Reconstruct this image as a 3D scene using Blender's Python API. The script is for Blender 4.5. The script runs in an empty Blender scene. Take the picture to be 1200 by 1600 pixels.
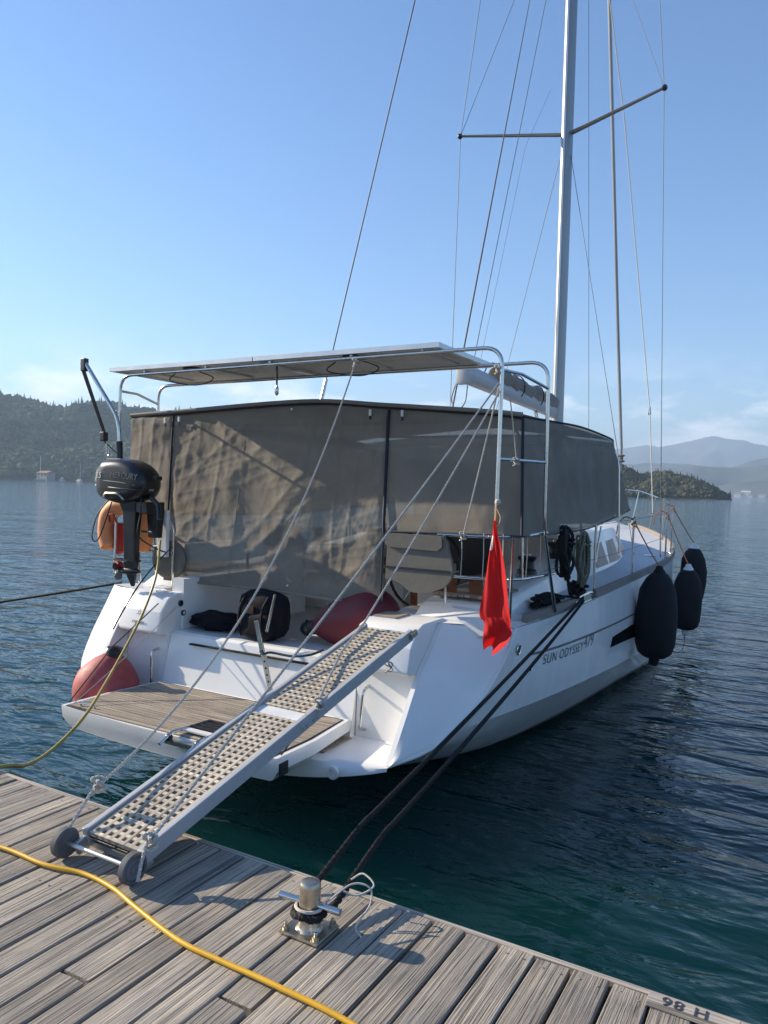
import bpy, bmesh, math, random
import numpy as np
from mathutils import Vector, Matrix, noise as mn
random.seed(7); rng = np.random.default_rng(7)
PI = math.pi
scn = bpy.context.scene
C = scn.collection
# ------------------------------------------------------------------ camera, sky, sun, exposure
# world frame: +y runs along the yacht from stern to bow, +x to starboard, z up; dock top z = 0.70, water z = -0.35
cd = bpy.data.cameras.new('camera'); cam = bpy.data.objects.new('camera', cd); C.objects.link(cam)
cd.sensor_fit = 'HORIZONTAL'; cd.sensor_width = 36; cd.lens = 36; cd.clip_start = 0.05; cd.clip_end = 30000
hd, pit, rol = math.radians(30), math.atan(39.8/1200), math.atan(.027)
F0 = Vector((-math.sin(hd), math.cos(hd), 0)); R0 = Vector((math.cos(hd), math.sin(hd), 0)); Z0 = Vector((0, 0, 1))
Fv = F0*math.cos(pit)-Z0*math.sin(pit); Uv = Z0*math.cos(pit)+F0*math.sin(pit)
Rv = R0*math.cos(rol)+Uv*math.sin(rol); Uv = Uv*math.cos(rol)-R0*math.sin(rol)
CAM = Vector((4.465, -4.333, 2.3))
M = Matrix.Identity(4)
for i in range(3):
    M[i][0] = Rv[i]; M[i][1] = Uv[i]; M[i][2] = -Fv[i]; M[i][3] = CAM[i]
cam.matrix_world = M
scn.camera = cam
scn.render.resolution_x = 768; scn.render.resolution_y = 1024
SUN = Vector((-.989*.913, -.150*.913, .407)).normalized()
EL = math.asin(SUN.z); AZ = math.atan2(SUN.x, SUN.y)
w = bpy.data.worlds.new('World'); scn.world = w; w.use_nodes = True
wn = w.node_tree.nodes; wl = w.node_tree.links; wn.clear()
sky = wn.new('ShaderNodeTexSky'); sky.sky_type = 'NISHITA'; sky.sun_disc = False
sky.sun_elevation = EL; sky.sun_rotation = AZ; sky.air_density = 1.0; sky.dust_density = .15; sky.ozone_density = 3.5
tc = wn.new('ShaderNodeTexCoord'); mp = wn.new('ShaderNodeMapping'); mp.inputs['Scale'].default_value = (3.4, 3.4, 10.0)
nz = wn.new('ShaderNodeTexNoise'); nz.inputs['Scale'].default_value = 2.6; nz.inputs['Detail'].default_value = 8; nz.inputs['Roughness'].default_value = .58
cr = wn.new('ShaderNodeValToRGB'); cr.color_ramp.elements[0].position = .45; cr.color_ramp.elements[1].position = .64
sx = wn.new('ShaderNodeSeparateXYZ'); band = wn.new('ShaderNodeValToRGB')
e = band.color_ramp.elements; e[0].position = .0; e[0].color = (.3,)*3+(1,); e[1].position = .19; e[1].color = (0, 0, 0, 1)
q = e.new(.07); q.color = (1, 1, 1, 1); q = e.new(.115); q.color = (.85,)*3+(1,); q = e.new(.145); q.color = (.12,)*3+(1,)
mu = wn.new('ShaderNodeMath'); mu.operation = 'MULTIPLY'; mu2 = wn.new('ShaderNodeMath'); mu2.operation = 'MULTIPLY'; mu2.inputs[1].default_value = .95
mx = wn.new('ShaderNodeMix'); mx.data_type = 'RGBA'; mx.inputs['B'].default_value = (8.2, 8.4, 8.6, 1)
hsv = wn.new('ShaderNodeHueSaturation'); hsv.inputs['Saturation'].default_value = 1.13; hsv.inputs['Hue'].default_value = .504; hsv.inputs['Value'].default_value = 1.0
bg = wn.new('ShaderNodeBackground'); bg.inputs['Strength'].default_value = .108
wo = wn.new('ShaderNodeOutputWorld')
wl.new(tc.outputs['Generated'], mp.inputs[0]); wl.new(mp.outputs[0], nz.inputs[0]); wl.new(nz.outputs[0], cr.inputs[0])
wl.new(tc.outputs['Generated'], sx.inputs[0]); wl.new(sx.outputs[2], band.inputs[0])
wl.new(cr.outputs[0], mu.inputs[0]); wl.new(band.outputs[0], mu.inputs[1]); wl.new(mu.outputs[0], mu2.inputs[0])
wl.new(mu2.outputs[0], mx.inputs['Factor']); wl.new(sky.outputs[0], hsv.inputs['Color']); wl.new(hsv.outputs[0], mx.inputs['A']); wl.new(mx.outputs['Result'], bg.inputs[0]); wl.new(bg.outputs[0], wo.inputs[0])
sd = bpy.data.lights.new('sun', 'SUN'); sd.energy = 4.8; sd.angle = math.radians(.53); sd.color = (1, .87, .68)
so = bpy.data.objects.new('sun', sd); C.objects.link(so); so.rotation_euler = SUN.to_track_quat('Z', 'Y').to_euler(); so.location = (0, 0, 30)
scn.view_settings.view_transform = 'Standard'; scn.view_settings.look = 'None'; scn.view_settings.exposure = 1.0; scn.view_settings.gamma = 1
WATER = -.35; DOCK = .70

# ------------------------------------------------------------------ materials
MATS = {}
def mat(name, col, rough=.5, metal=0., var=.12, vscale=6., bump=0., bscale=40., spec=.5, coat=0., stretch=None, obj_rand=0., detail=5):
    m = bpy.data.materials.new(name); m.use_nodes = True
    n = m.node_tree.nodes; l = m.node_tree.links; b = n['Principled BSDF']
    b.inputs['Roughness'].default_value = rough; b.inputs['Metallic'].default_value = metal
    b.inputs['Specular IOR Level'].default_value = spec; b.inputs['Coat Weight'].default_value = coat
    t = n.new('ShaderNodeTexCoord'); mpn = n.new('ShaderNodeMapping')
    if stretch: mpn.inputs['Scale'].default_value = stretch
    l.new(t.outputs['Object'], mpn.inputs[0])
    a = n.new('ShaderNodeTexNoise'); a.inputs['Scale'].default_value = vscale; a.inputs['Detail'].default_value = detail; a.inputs['Roughness'].default_value = .6
    l.new(mpn.outputs[0], a.inputs[0])
    r = n.new('ShaderNodeValToRGB'); c = Vector(col)
    r.color_ramp.elements[0].position = .3; r.color_ramp.elements[1].position = .7
    r.color_ramp.elements[0].color = tuple(c*(1-var))+(1,); r.color_ramp.elements[1].color = tuple(min(1, q) for q in c*(1+var))+(1,)
    l.new(a.outputs[0], r.inputs[0]); out = r.outputs[0]
    if obj_rand:
        oi = n.new('ShaderNodeObjectInfo'); hs = n.new('ShaderNodeHueSaturation'); mr = n.new('ShaderNodeMapRange')
        mr.inputs['To Min'].default_value = 1-obj_rand; mr.inputs['To Max'].default_value = 1+obj_rand
        l.new(oi.outputs['Random'], mr.inputs[0]); l.new(mr.outputs[0], hs.inputs['Value']); l.new(out, hs.inputs['Color']); out = hs.outputs[0]
    l.new(out, b.inputs['Base Color'])
    rr = n.new('ShaderNodeMapRange'); rr.inputs['To Min'].default_value = max(.02, rough*(1-var)); rr.inputs['To Max'].default_value = min(1, rough*(1+var*1.5))
    l.new(a.outputs[0], rr.inputs[0]); l.new(rr.outputs[0], b.inputs['Roughness'])
    if bump:
        bn = n.new('ShaderNodeTexNoise'); bn.inputs['Scale'].default_value = bscale; bn.inputs['Detail'].default_value = 4
        l.new(mpn.outputs[0], bn.inputs[0]); bp = n.new('ShaderNodeBump'); bp.inputs['Strength'].default_value = bump; bp.inputs['Distance'].default_value = .01
        l.new(bn.outputs[0], bp.inputs['Height']); l.new(bp.outputs[0], b.inputs['Normal'])
    MATS[name] = m; return m
mat('gelcoat', (.86, .85, .82), .28, var=.035, vscale=2.2, coat=.25, bump=.02, bscale=3)
mat('hullgel', (.86, .85, .825), .22, var=.06, vscale=1.6, coat=.3, stretch=(3, 3, .5))
mat('antifoul', (.015, .016, .018), .6); mat('boot', (.05, .055, .06), .4); mat('stripe', (.13, .125, .12), .4)
mat('nonskid', (.56, .57, .58), .7, var=.04, bump=.3, bscale=160)
mat('steel', (.62, .61, .58), .16, 1., var=.12, vscale=9); mat('steel_worn', (.52, .46, .37), .36, 1., var=.25, vscale=22, bump=.15, bscale=60)
mat('alu', (.60, .60, .60), .34, .85, var=.08, vscale=4); mat('beam_grey', (.46, .465, .47), .45, .15, var=.06, vscale=5); mat('mastalu', (.36, .36, .355), .36, .55, var=.08, vscale=3, stretch=(1, 1, .2))
mat('white_plastic', (.72, .72, .70), .4); mat('panelback', (.72, .70, .65), .5, var=.08, vscale=3); mat('panelface', (.01, .013, .03), .1, var=.2, vscale=20)
mat('black_plastic', (.014, .014, .016), .33, var=.3); mat('cowl', (.012, .012, .014), .30, var=.25, coat=.15)
mat('cowl_grey', (.23, .225, .21), .35); mat('red_paint', (.36, .02, .015), .35); mat('print_grey', (.11, .11, .11), .5)
mat('black_rope', (.012, .012, .013), .85, var=.35, vscale=60, bump=.5, bscale=160); mat('white_rope', (.55, .52, .47), .8, var=.18, vscale=80, bump=.4, bscale=220)
mat('green_rope', (.20, .20, .14), .85, var=.25, vscale=50); mat('orange_rope', (.50, .21, .12), .85, var=.25, vscale=60); mat('wire', (.10, .10, .105), .55, 0.)
mat('blue_rope', (.015, .05, .07), .8); mat('thin_dark', (.03, .03, .03), .6)
mat('yellow_cable', (.66, .36, .012), .42, var=.10, vscale=5); mat('hose', (.36, .27, .06), .45, var=.2)
mat('rubber', (.10, .105, .11), .7, var=.2, vscale=20); mat('hub', (.17, .18, .20), .45)
mat('buoy', (.40, .07, .07), .58, var=.28, vscale=9, bump=.1, bscale=18); mat('fender', (.008, .009, .012), .92, var=.3, bump=.35, bscale=60)
mat('flag', (.72, .010, .012), .75, var=.06, vscale=6); mat('flag_white', (.75, .72, .70), .75); mat('staff', (.42, .21, .07), .35, stretch=(8, 8, 1), var=.3)
mat('orange_ring', (.78, .30, .11), .6, var=.08); mat('bag', (.006, .0065, .011), .9, var=.4, bump=.3, bscale=30, spec=.2); mat('leather', (.16, .07, .03), .5)
mat('cushion', (.17, .155, .13), .85, var=.1, vscale=12, bump=.2, bscale=200); mat('navy', (.01, .014, .03), .7); mat('wood_red', (.17, .055, .02), .35, stretch=(1, 6, 6), var=.3)
mat('teak_trim', (.23, .20, .17), .7, var=.2, vscale=8, stretch=(12, 1, 12), bump=.25, bscale=20)
mat('caulk', (.016, .015, .014), .8); mat('glass_dark', (.008, .01, .012), .06, var=.2); mat('interior', (.33, .31, .28), .6)
mat('text_dark', (.05, .05, .055), .45); mat('smoke', (.07, .075, .08), .32)
mat('hull_white', (.34, .34, .34), .4); mat('house_white', (.72, .69, .63), .8); mat('roof_tile', (.36, .15, .09), .8); mat('stone', (.30, .28, .25), .9, var=.2, vscale=12, bump=.4, bscale=20)
mat('concrete', (.22, .21, .19), .9, var=.2, vscale=4)

def wood(name, col, groove, axis='y', rnd=.22, bump=.9):
    # weathered board: long grain in the board's own length, darker checks, object tone
    m = bpy.data.materials.new(name); m.use_nodes = True
    n = m.node_tree.nodes; l = m.node_tree.links; b = n['Principled BSDF']; b.inputs['Roughness'].default_value = .82; b.inputs['Specular IOR Level'].default_value = .3
    t = n.new('ShaderNodeTexCoord'); oi = n.new('ShaderNodeObjectInfo')
    ad = n.new('ShaderNodeVectorMath'); ad.operation = 'ADD'; sc = n.new('ShaderNodeVectorMath'); sc.operation = 'SCALE'; sc.inputs['Scale'].default_value = 37.
    cx = n.new('ShaderNodeCombineXYZ')
    for i in range(3): l.new(oi.outputs['Random'], cx.inputs[i])
    l.new(cx.outputs[0], sc.inputs[0]); l.new(t.outputs['Object'], ad.inputs[0]); l.new(sc.outputs[0], ad.inputs[1])
    mp1 = n.new('ShaderNodeMapping'); mp1.inputs['Scale'].default_value = (1, .011, 1) if axis == 'y' else (.011, 1, 1)
    l.new(ad.outputs[0], mp1.inputs[0])
    g = n.new('ShaderNodeTexNoise'); g.inputs['Scale'].default_value = groove; g.inputs['Detail'].default_value = 3; g.inputs['Roughness'].default_value = .65; g.inputs['Distortion'].default_value = .25
    l.new(mp1.outputs[0], g.inputs[0])
    g2 = n.new('ShaderNodeTexNoise'); g2.inputs['Scale'].default_value = groove*.22; g2.inputs['Detail'].default_value = 2; l.new(mp1.outputs[0], g2.inputs[0])
    s = n.new('ShaderNodeTexNoise'); s.inputs['Scale'].default_value = 3.2; s.inputs['Detail'].default_value = 5; l.new(ad.outputs[0], s.inputs[0])
    r = n.new('ShaderNodeValToRGB'); c = Vector(col); el = r.color_ramp.elements
    el[0].position = .35; el[0].color = tuple(c*.30)+(1,); el[1].position = .62; el[1].color = tuple(c*1.2)+(1,); q = el.new(.455); q.color = tuple(c*.86)+(1,)
    l.new(g.outputs[0], r.inputs[0])
    mixc = n.new('ShaderNodeMix'); mixc.data_type = 'RGBA'; mixc.blend_type = 'MULTIPLY'; mixc.inputs['Factor'].default_value = 1
    r2 = n.new('ShaderNodeValToRGB'); r2.color_ramp.elements[0].position = .3; r2.color_ramp.elements[0].color = (.62, .62, .64, 1); r2.color_ramp.elements[1].position = .7; r2.color_ramp.elements[1].color = (1.0, .96, .90, 1)
    l.new(s.outputs[0], r2.inputs[0]); l.new(r.outputs[0], mixc.inputs['A']); l.new(r2.outputs[0], mixc.inputs['B'])
    hs = n.new('ShaderNodeHueSaturation'); mr = n.new('ShaderNodeMapRange'); mr.inputs['To Min'].default_value = 1-rnd; mr.inputs['To Max'].default_value = 1+rnd
    l.new(oi.outputs['Random'], mr.inputs[0]); l.new(mr.outputs[0], hs.inputs['Value']); l.new(mixc.outputs['Result'], hs.inputs['Color']); l.new(hs.outputs[0], b.inputs['Base Color'])
    ma = n.new('ShaderNodeMath'); ma.operation = 'MULTIPLY_ADD'; ma.inputs[1].default_value = .5; l.new(g2.outputs[0], ma.inputs[0]); l.new(g.outputs[0], ma.inputs[2])
    bp = n.new('ShaderNodeBump'); bp.inputs['Strength'].default_value = bump; bp.inputs['Distance'].default_value = .008
    l.new(ma.outputs[0], bp.inputs['Height']); l.new(bp.outputs[0], b.inputs['Normal'])
    MATS[name] = m; return m
wood('dock_wood', (.43, .385, .325), 170., 'y', .17, 1.0)
wood('dock_edge_wood', (.50, .45, .39), 110., 'x', .12, .7)
wood('teak_strip', (.46, .395, .32), 160., 'x', .10, .35)
wood('grate_wood', (.55, .48, .39), 150., 'y', .08, .3)
wood('grate_wood_cross', (.70, .64, .53), 150., 'x', .08, .3)

fm = MATS['flag'].node_tree; ft = fm.nodes.new('ShaderNodeBsdfTranslucent'); ft.inputs[0].default_value = (.75, .015, .012, 1); fx = fm.nodes.new('ShaderNodeMixShader'); fx.inputs[0].default_value = .4
fm.links.new(fm.nodes['Principled BSDF'].outputs[0], fx.inputs[1]); fm.links.new(ft.outputs[0], fx.inputs[2]); fm.links.new(fx.outputs[0], fm.nodes['Material Output'].inputs[0])
def canvas(name, col, see):
    m = bpy.data.materials.new(name); m.use_nodes = True
    n = m.node_tree.nodes; l = m.node_tree.links; b = n['Principled BSDF']; o = n['Material Output']
    b.inputs['Roughness'].default_value = .85; b.inputs['Specular IOR Level'].default_value = .25; b.inputs['Sheen Weight'].default_value = .15
    t = n.new('ShaderNodeTexCoord'); a = n.new('ShaderNodeTexNoise'); a.inputs['Scale'].default_value = 2.4; a.inputs['Detail'].default_value = 7
    l.new(t.outputs['Object'], a.inputs[0]); r = n.new('ShaderNodeValToRGB'); c = Vector(col)
    r.color_ramp.elements[0].position = .3; r.color_ramp.elements[1].position = .72
    r.color_ramp.elements[0].color = tuple(c*.88)+(1,); r.color_ramp.elements[1].color = tuple(c*1.1)+(1,)
    l.new(a.outputs[0], r.inputs[0]); l.new(r.outputs[0], b.inputs['Base Color'])
    nn = n.new('ShaderNodeTexNoise'); nn.inputs['Scale'].default_value = 26; nn.inputs['Detail'].default_value = 6; nn.inputs['Roughness'].default_value = .6; l.new(t.outputs['Object'], nn.inputs[0])
    bp = n.new('ShaderNodeBump'); bp.inputs['Strength'].default_value = .30; bp.inputs['Distance'].default_value = .008; l.new(nn.outputs[0], bp.inputs['Height']); l.new(bp.outputs[0], b.inputs['Normal'])
    tl = n.new('ShaderNodeBsdfTranslucent'); l.new(r.outputs[0], tl.inputs[0]); m1 = n.new('ShaderNodeMixShader'); m1.inputs[0].default_value = .12
    l.new(b.outputs[0], m1.inputs[1]); l.new(tl.outputs[0], m1.inputs[2])
    tr = n.new('ShaderNodeBsdfTransparent'); m2 = n.new('ShaderNodeMixShader'); m2.inputs[0].default_value = see
    l.new(m1.outputs[0], m2.inputs[1]); l.new(tr.outputs[0], m2.inputs[2]); l.new(m2.outputs[0], o.inputs[0])
    MATS[name] = m
canvas('canvas_mesh', (.225, .197, .158), .14); canvas('canvas_solid', (.27, .24, .195), .02); canvas('canvas_roof', (.27, .245, .21), .0)

# ------------------------------------------------------------------ mesh helpers (geometry in world metres)
class G:
    def __init__(s): s.v = []; s.f = []; s.smooth = False
    def add(s, vs, fs):
        o = len(s.v); s.v += [tuple(map(float, p)) for p in vs]; s.f += [tuple(i+o for i in q) for q in fs]; return s
    def box(s, x0, x1, y0, y1, z0, z1, b=0.):
        if b <= 0:
            return s.add([(x, y, z) for x in (x0, x1) for y in (y0, y1) for z in (z0, z1)],
                         [(0, 1, 3, 2), (4, 6, 7, 5), (0, 4, 5, 1), (2, 3, 7, 6), (0, 2, 6, 4), (1, 5, 7, 3)])
        bm = bmesh.new(); bmesh.ops.create_cube(bm, size=1)
        for v in bm.verts: v.co = Vector(((x0+x1)/2+v.co.x*(x1-x0), (y0+y1)/2+v.co.y*(y1-y0), (z0+z1)/2+v.co.z*(z1-z0)))
        bmesh.ops.bevel(bm, geom=list(bm.edges), offset=b, segments=2, profile=.6, affect='EDGES')
        bm.verts.index_update(); s.add([v.co[:] for v in bm.verts], [tuple(v.index for v in f.verts) for f in bm.faces]); bm.free(); return s
    def tube(s, pts, r, n=8, cap=True):
        pts = [Vector(p) for p in pts]; k = len(pts); rs = r if isinstance(r, (list, tuple)) else [r]*k
        t0 = (pts[1]-pts[0]).normalized(); up = Vector((0, 0, 1)) if abs(t0.z) < .9 else Vector((1, 0, 0))
        a = t0.cross(up).normalized(); vs = []
        for i, p in enumerate(pts):
            t = (pts[min(i+1, k-1)]-pts[max(i-1, 0)]).normalized()
            a = (a-t*a.dot(t)).normalized(); b = t.cross(a)
            vs += [p+(a*math.cos(2*PI*j/n)+b*math.sin(2*PI*j/n))*rs[i] for j in range(n)]
        fs = [(i*n+j, i*n+(j+1) % n, (i+1)*n+(j+1) % n, (i+1)*n+j) for i in range(k-1) for j in range(n)]
        if cap: fs += [tuple(reversed(range(n))), tuple(range((k-1)*n, k*n))]
        s.smooth = True; return s.add(vs, fs)
    def lathe(s, prof, c, axis=(0, 0, 1), n=24):
        ax = Vector(axis).normalized(); up = Vector((0, 0, 1)) if abs(ax.z) < .9 else Vector((1, 0, 0)); a = ax.cross(up).normalized(); b = ax.cross(a); c = Vector(c)
        vs = [c+ax*h+(a*math.cos(2*PI*j/n)+b*math.sin(2*PI*j/n))*max(r, 1e-4) for r, h in prof for j in range(n)]; k = len(prof)
        s.smooth = True
        return s.add(vs, [(i*n+j, i*n+(j+1) % n, (i+1)*n+(j+1) % n, (i+1)*n+j) for i in range(k-1) for j in range(n)]+[tuple(range(n)), tuple(reversed(range((k-1)*n, k*n)))])
    def grid(s, rows):
        n = len(rows[0]); return s.add([p for r in rows for p in r], [(i*n+j, i*n+j+1, (i+1)*n+j+1, (i+1)*n+j) for i in range(len(rows)-1) for j in range(n-1)])
    def prism_x(s, poly, x0, x1):        # poly of (y, z)
        n = len(poly); return s.add([(x0, y, z) for y, z in poly]+[(x1, y, z) for y, z in poly],
            [(i, (i+1) % n, n+(i+1) % n, n+i) for i in range(n)]+[tuple(reversed(range(n))), tuple(range(n, 2*n))])
    def prism_z(s, poly, z0, z1):        # poly of (x, y)
        n = len(poly); return s.add([(x, y, z0) for x, y in poly]+[(x, y, z1) for x, y in poly],
            [(i, (i+1) % n, n+(i+1) % n, n+i) for i in range(n)]+[tuple(reversed(range(n))), tuple(range(n, 2*n))])
    def xf(s, mtx, start=0):
        for i in range(start, len(s.v)): s.v[i] = tuple(mtx @ Vector(s.v[i]))
        return s

def mesh_from(g, name, off=(0, 0, 0), mats=(), smooth=None, angle=35, fix=True):
    me = bpy.data.meshes.new(name); o = Vector(off)
    me.from_pydata([(a-o.x, b-o.y, c-o.z) for a, b, c in g.v], [], g.f)
    if fix:
        bm = bmesh.new(); bm.from_mesh(me); bmesh.ops.recalc_face_normals(bm, faces=bm.faces); bm.to_mesh(me); bm.free()
    for m in mats: me.materials.append(MATS[m])
    sm = g.smooth if smooth is None else smooth
    if sm:
        me.polygons.foreach_set('use_smooth', [True]*len(me.polygons))
        me.set_sharp_from_angle(angle=math.radians(angle))
    me.update(); return me
ROOTLOC = {}
def thing(name, label, cat, loc, group=None):
    o = bpy.data.objects.new(name, None); C.objects.link(o); o.location = loc; o.empty_display_size = .1
    o['label'] = label; o['category'] = cat
    if group: o['group'] = group
    ROOTLOC[o] = Vector(loc); return o
def part(parent, name, g, m, label=None, **k):
    off = ROOTLOC[parent]; ob = bpy.data.objects.new(name, mesh_from(g, name, off, [m] if isinstance(m, str) else m, **k))
    C.objects.link(ob); ob.parent = parent; ROOTLOC[ob] = off
    if label: ob['label'] = label
    return ob
def solo(name, label, cat, g, m, loc, group=None, **k):
    ob = bpy.data.objects.new(name, mesh_from(g, name, loc, [m] if isinstance(m, str) else m, **k)); C.objects.link(ob); ob.location = loc
    ob['label'] = label; ob['category'] = cat; ROOTLOC[ob] = Vector(loc)
    if group: ob['group'] = group
    return ob
def struct(name, g, m, loc=(0, 0, 0), kind='structure', **k):
    ob = bpy.data.objects.new(name, mesh_from(g, name, loc, [m] if isinstance(m, str) else m, **k)); C.objects.link(ob); ob.location = loc; ob['kind'] = kind; ROOTLOC[ob] = Vector(loc); return ob
def copy_piece(parent, name, me, pos):
    ob = bpy.data.objects.new(name, me); C.objects.link(ob); ob.parent = parent; ob.location = Vector(pos)-ROOTLOC[parent]; return ob
def spline(pts, n=8):
    P = [Vector(p) for p in pts]; P = [P[0]*2-P[1]]+P+[P[-1]*2-P[-2]]; out = []
    for i in range(1, len(P)-2):
        for k in range(n):
            t = k/n; a, b, c, d = P[i-1:i+3]
            out.append(.5*((2*b)+(c-a)*t+(2*a-5*b+4*c-d)*t*t+(3*b-a-3*c+d)*t**3))
    out.append(P[-2]); return out
def sag(a, b, s, n=24):
    a, b = Vector(a), Vector(b); return [a.lerp(b, i/n)-Vector((0, 0, s*4*(i/n)*(1-i/n))) for i in range(n+1)]
def bend(pts, r, n=5):                  # polyline with rounded corners
    P = [Vector(p) for p in pts]; out = [P[0]]
    for i in range(1, len(P)-1):
        d0 = (P[i-1]-P[i]); d1 = (P[i+1]-P[i]); rr = min(r, d0.length*.49, d1.length*.49); a = P[i]+d0.normalized()*rr; b = P[i]+d1.normalized()*rr
        for k in range(n+1):
            t = k/n; out.append(a*(1-t)**2+P[i]*2*t*(1-t)+b*t*t)
    out.append(P[-1]); return out
def laid(g, pts, r, pitch=.09, strands=3, n=12, step=.011):   # one continuous three-strand rope: lobed section twisted along the path
    pts = [Vector(p) for p in pts]; L = [0]
    for i in range(1, len(pts)): L.append(L[-1]+(pts[i]-pts[i-1]).length)
    k = max(2, int(L[-1]/step)); P = []; j = 0
    for i in range(k+1):
        d = L[-1]*i/k
        while j < len(L)-2 and L[j+1] < d: j += 1
        P.append(pts[j].lerp(pts[j+1], (d-L[j])/max(1e-9, L[j+1]-L[j])))
    a = None; vs = []
    for i, p in enumerate(P):
        t = (P[min(i+1, k)]-P[max(i-1, 0)]).normalized()
        if a is None: a = t.cross(Vector((0, 0, 1)) if abs(t.z) < .9 else Vector((1, 0, 0))).normalized()
        a = (a-t*a.dot(t)).normalized(); b = t.cross(a); ph = 2*PI*(L[-1]*i/k)/pitch
        for m in range(n):
            q = 2*PI*m/n; rr = r*(.62+.38*abs(math.cos(strands*q/2))); vs.append(p+(a*math.cos(q+ph)+b*math.sin(q+ph))*rr)
    g.add(vs, [(i*n+m, i*n+(m+1) % n, (i+1)*n+(m+1) % n, (i+1)*n+m) for i in range(k) for m in range(n)]+[tuple(reversed(range(n))), tuple(range(k*n, (k+1)*n))])
    g.smooth = True; return g
def text_mesh(body, size, mtx, off=(0, 0, 0), extrude=.001, shear=0., spacing=1., thin=0.):
    cu = bpy.data.curves.new('lettering', 'FONT'); cu.body = body; cu.size = size; cu.extrude = extrude; cu.shear = shear; cu.space_character = spacing; cu.offset = thin; cu.align_x = 'CENTER'; cu.align_y = 'CENTER'
    to = bpy.data.objects.new('lettering', cu); C.objects.link(to); bpy.context.view_layer.update()
    dg = bpy.context.evaluated_depsgraph_get(); me = bpy.data.meshes.new_from_object(to.evaluated_get(dg)); bpy.data.objects.remove(to)
    g = G(); g.v = [tuple(mtx @ v.co) for v in me.vertices]; g.f = [tuple(p.vertices) for p in me.polygons]; return g
def letters(parent, g, m, name='letter'):   # each character of a line of lettering becomes a piece of its own
    par = list(range(len(g.v)))
    def find(i):
        while par[i] != i: par[i] = par[par[i]]; i = par[i]
        return i
    for f in g.f:
        for i in f[1:]: par[find(i)] = find(f[0])
    isl = {}
    for f in g.f: isl.setdefault(find(f[0]), []).append(f)
    for fs in isl.values():
        ids = sorted({i for f in fs for i in f}); mp_ = {v: k for k, v in enumerate(ids)}; h = G(); h.v = [g.v[i] for i in ids]; h.f = [tuple(mp_[i] for i in f) for f in fs]
        part(parent, name, h, m, smooth=False, fix=False)
def frame(o, xa, ya):
    x = Vector(xa).normalized(); y = Vector(ya); y = (y-x*y.dot(x)).normalized(); z = x.cross(y); m = Matrix.Identity(4)
    for i in range(3): m[i][0] = x[i]; m[i][1] = y[i]; m[i][2] = z[i]; m[i][3] = o[i]
    return m
def nse(x, y=0, z=0): return mn.noise(Vector((x, y, z)))

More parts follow.
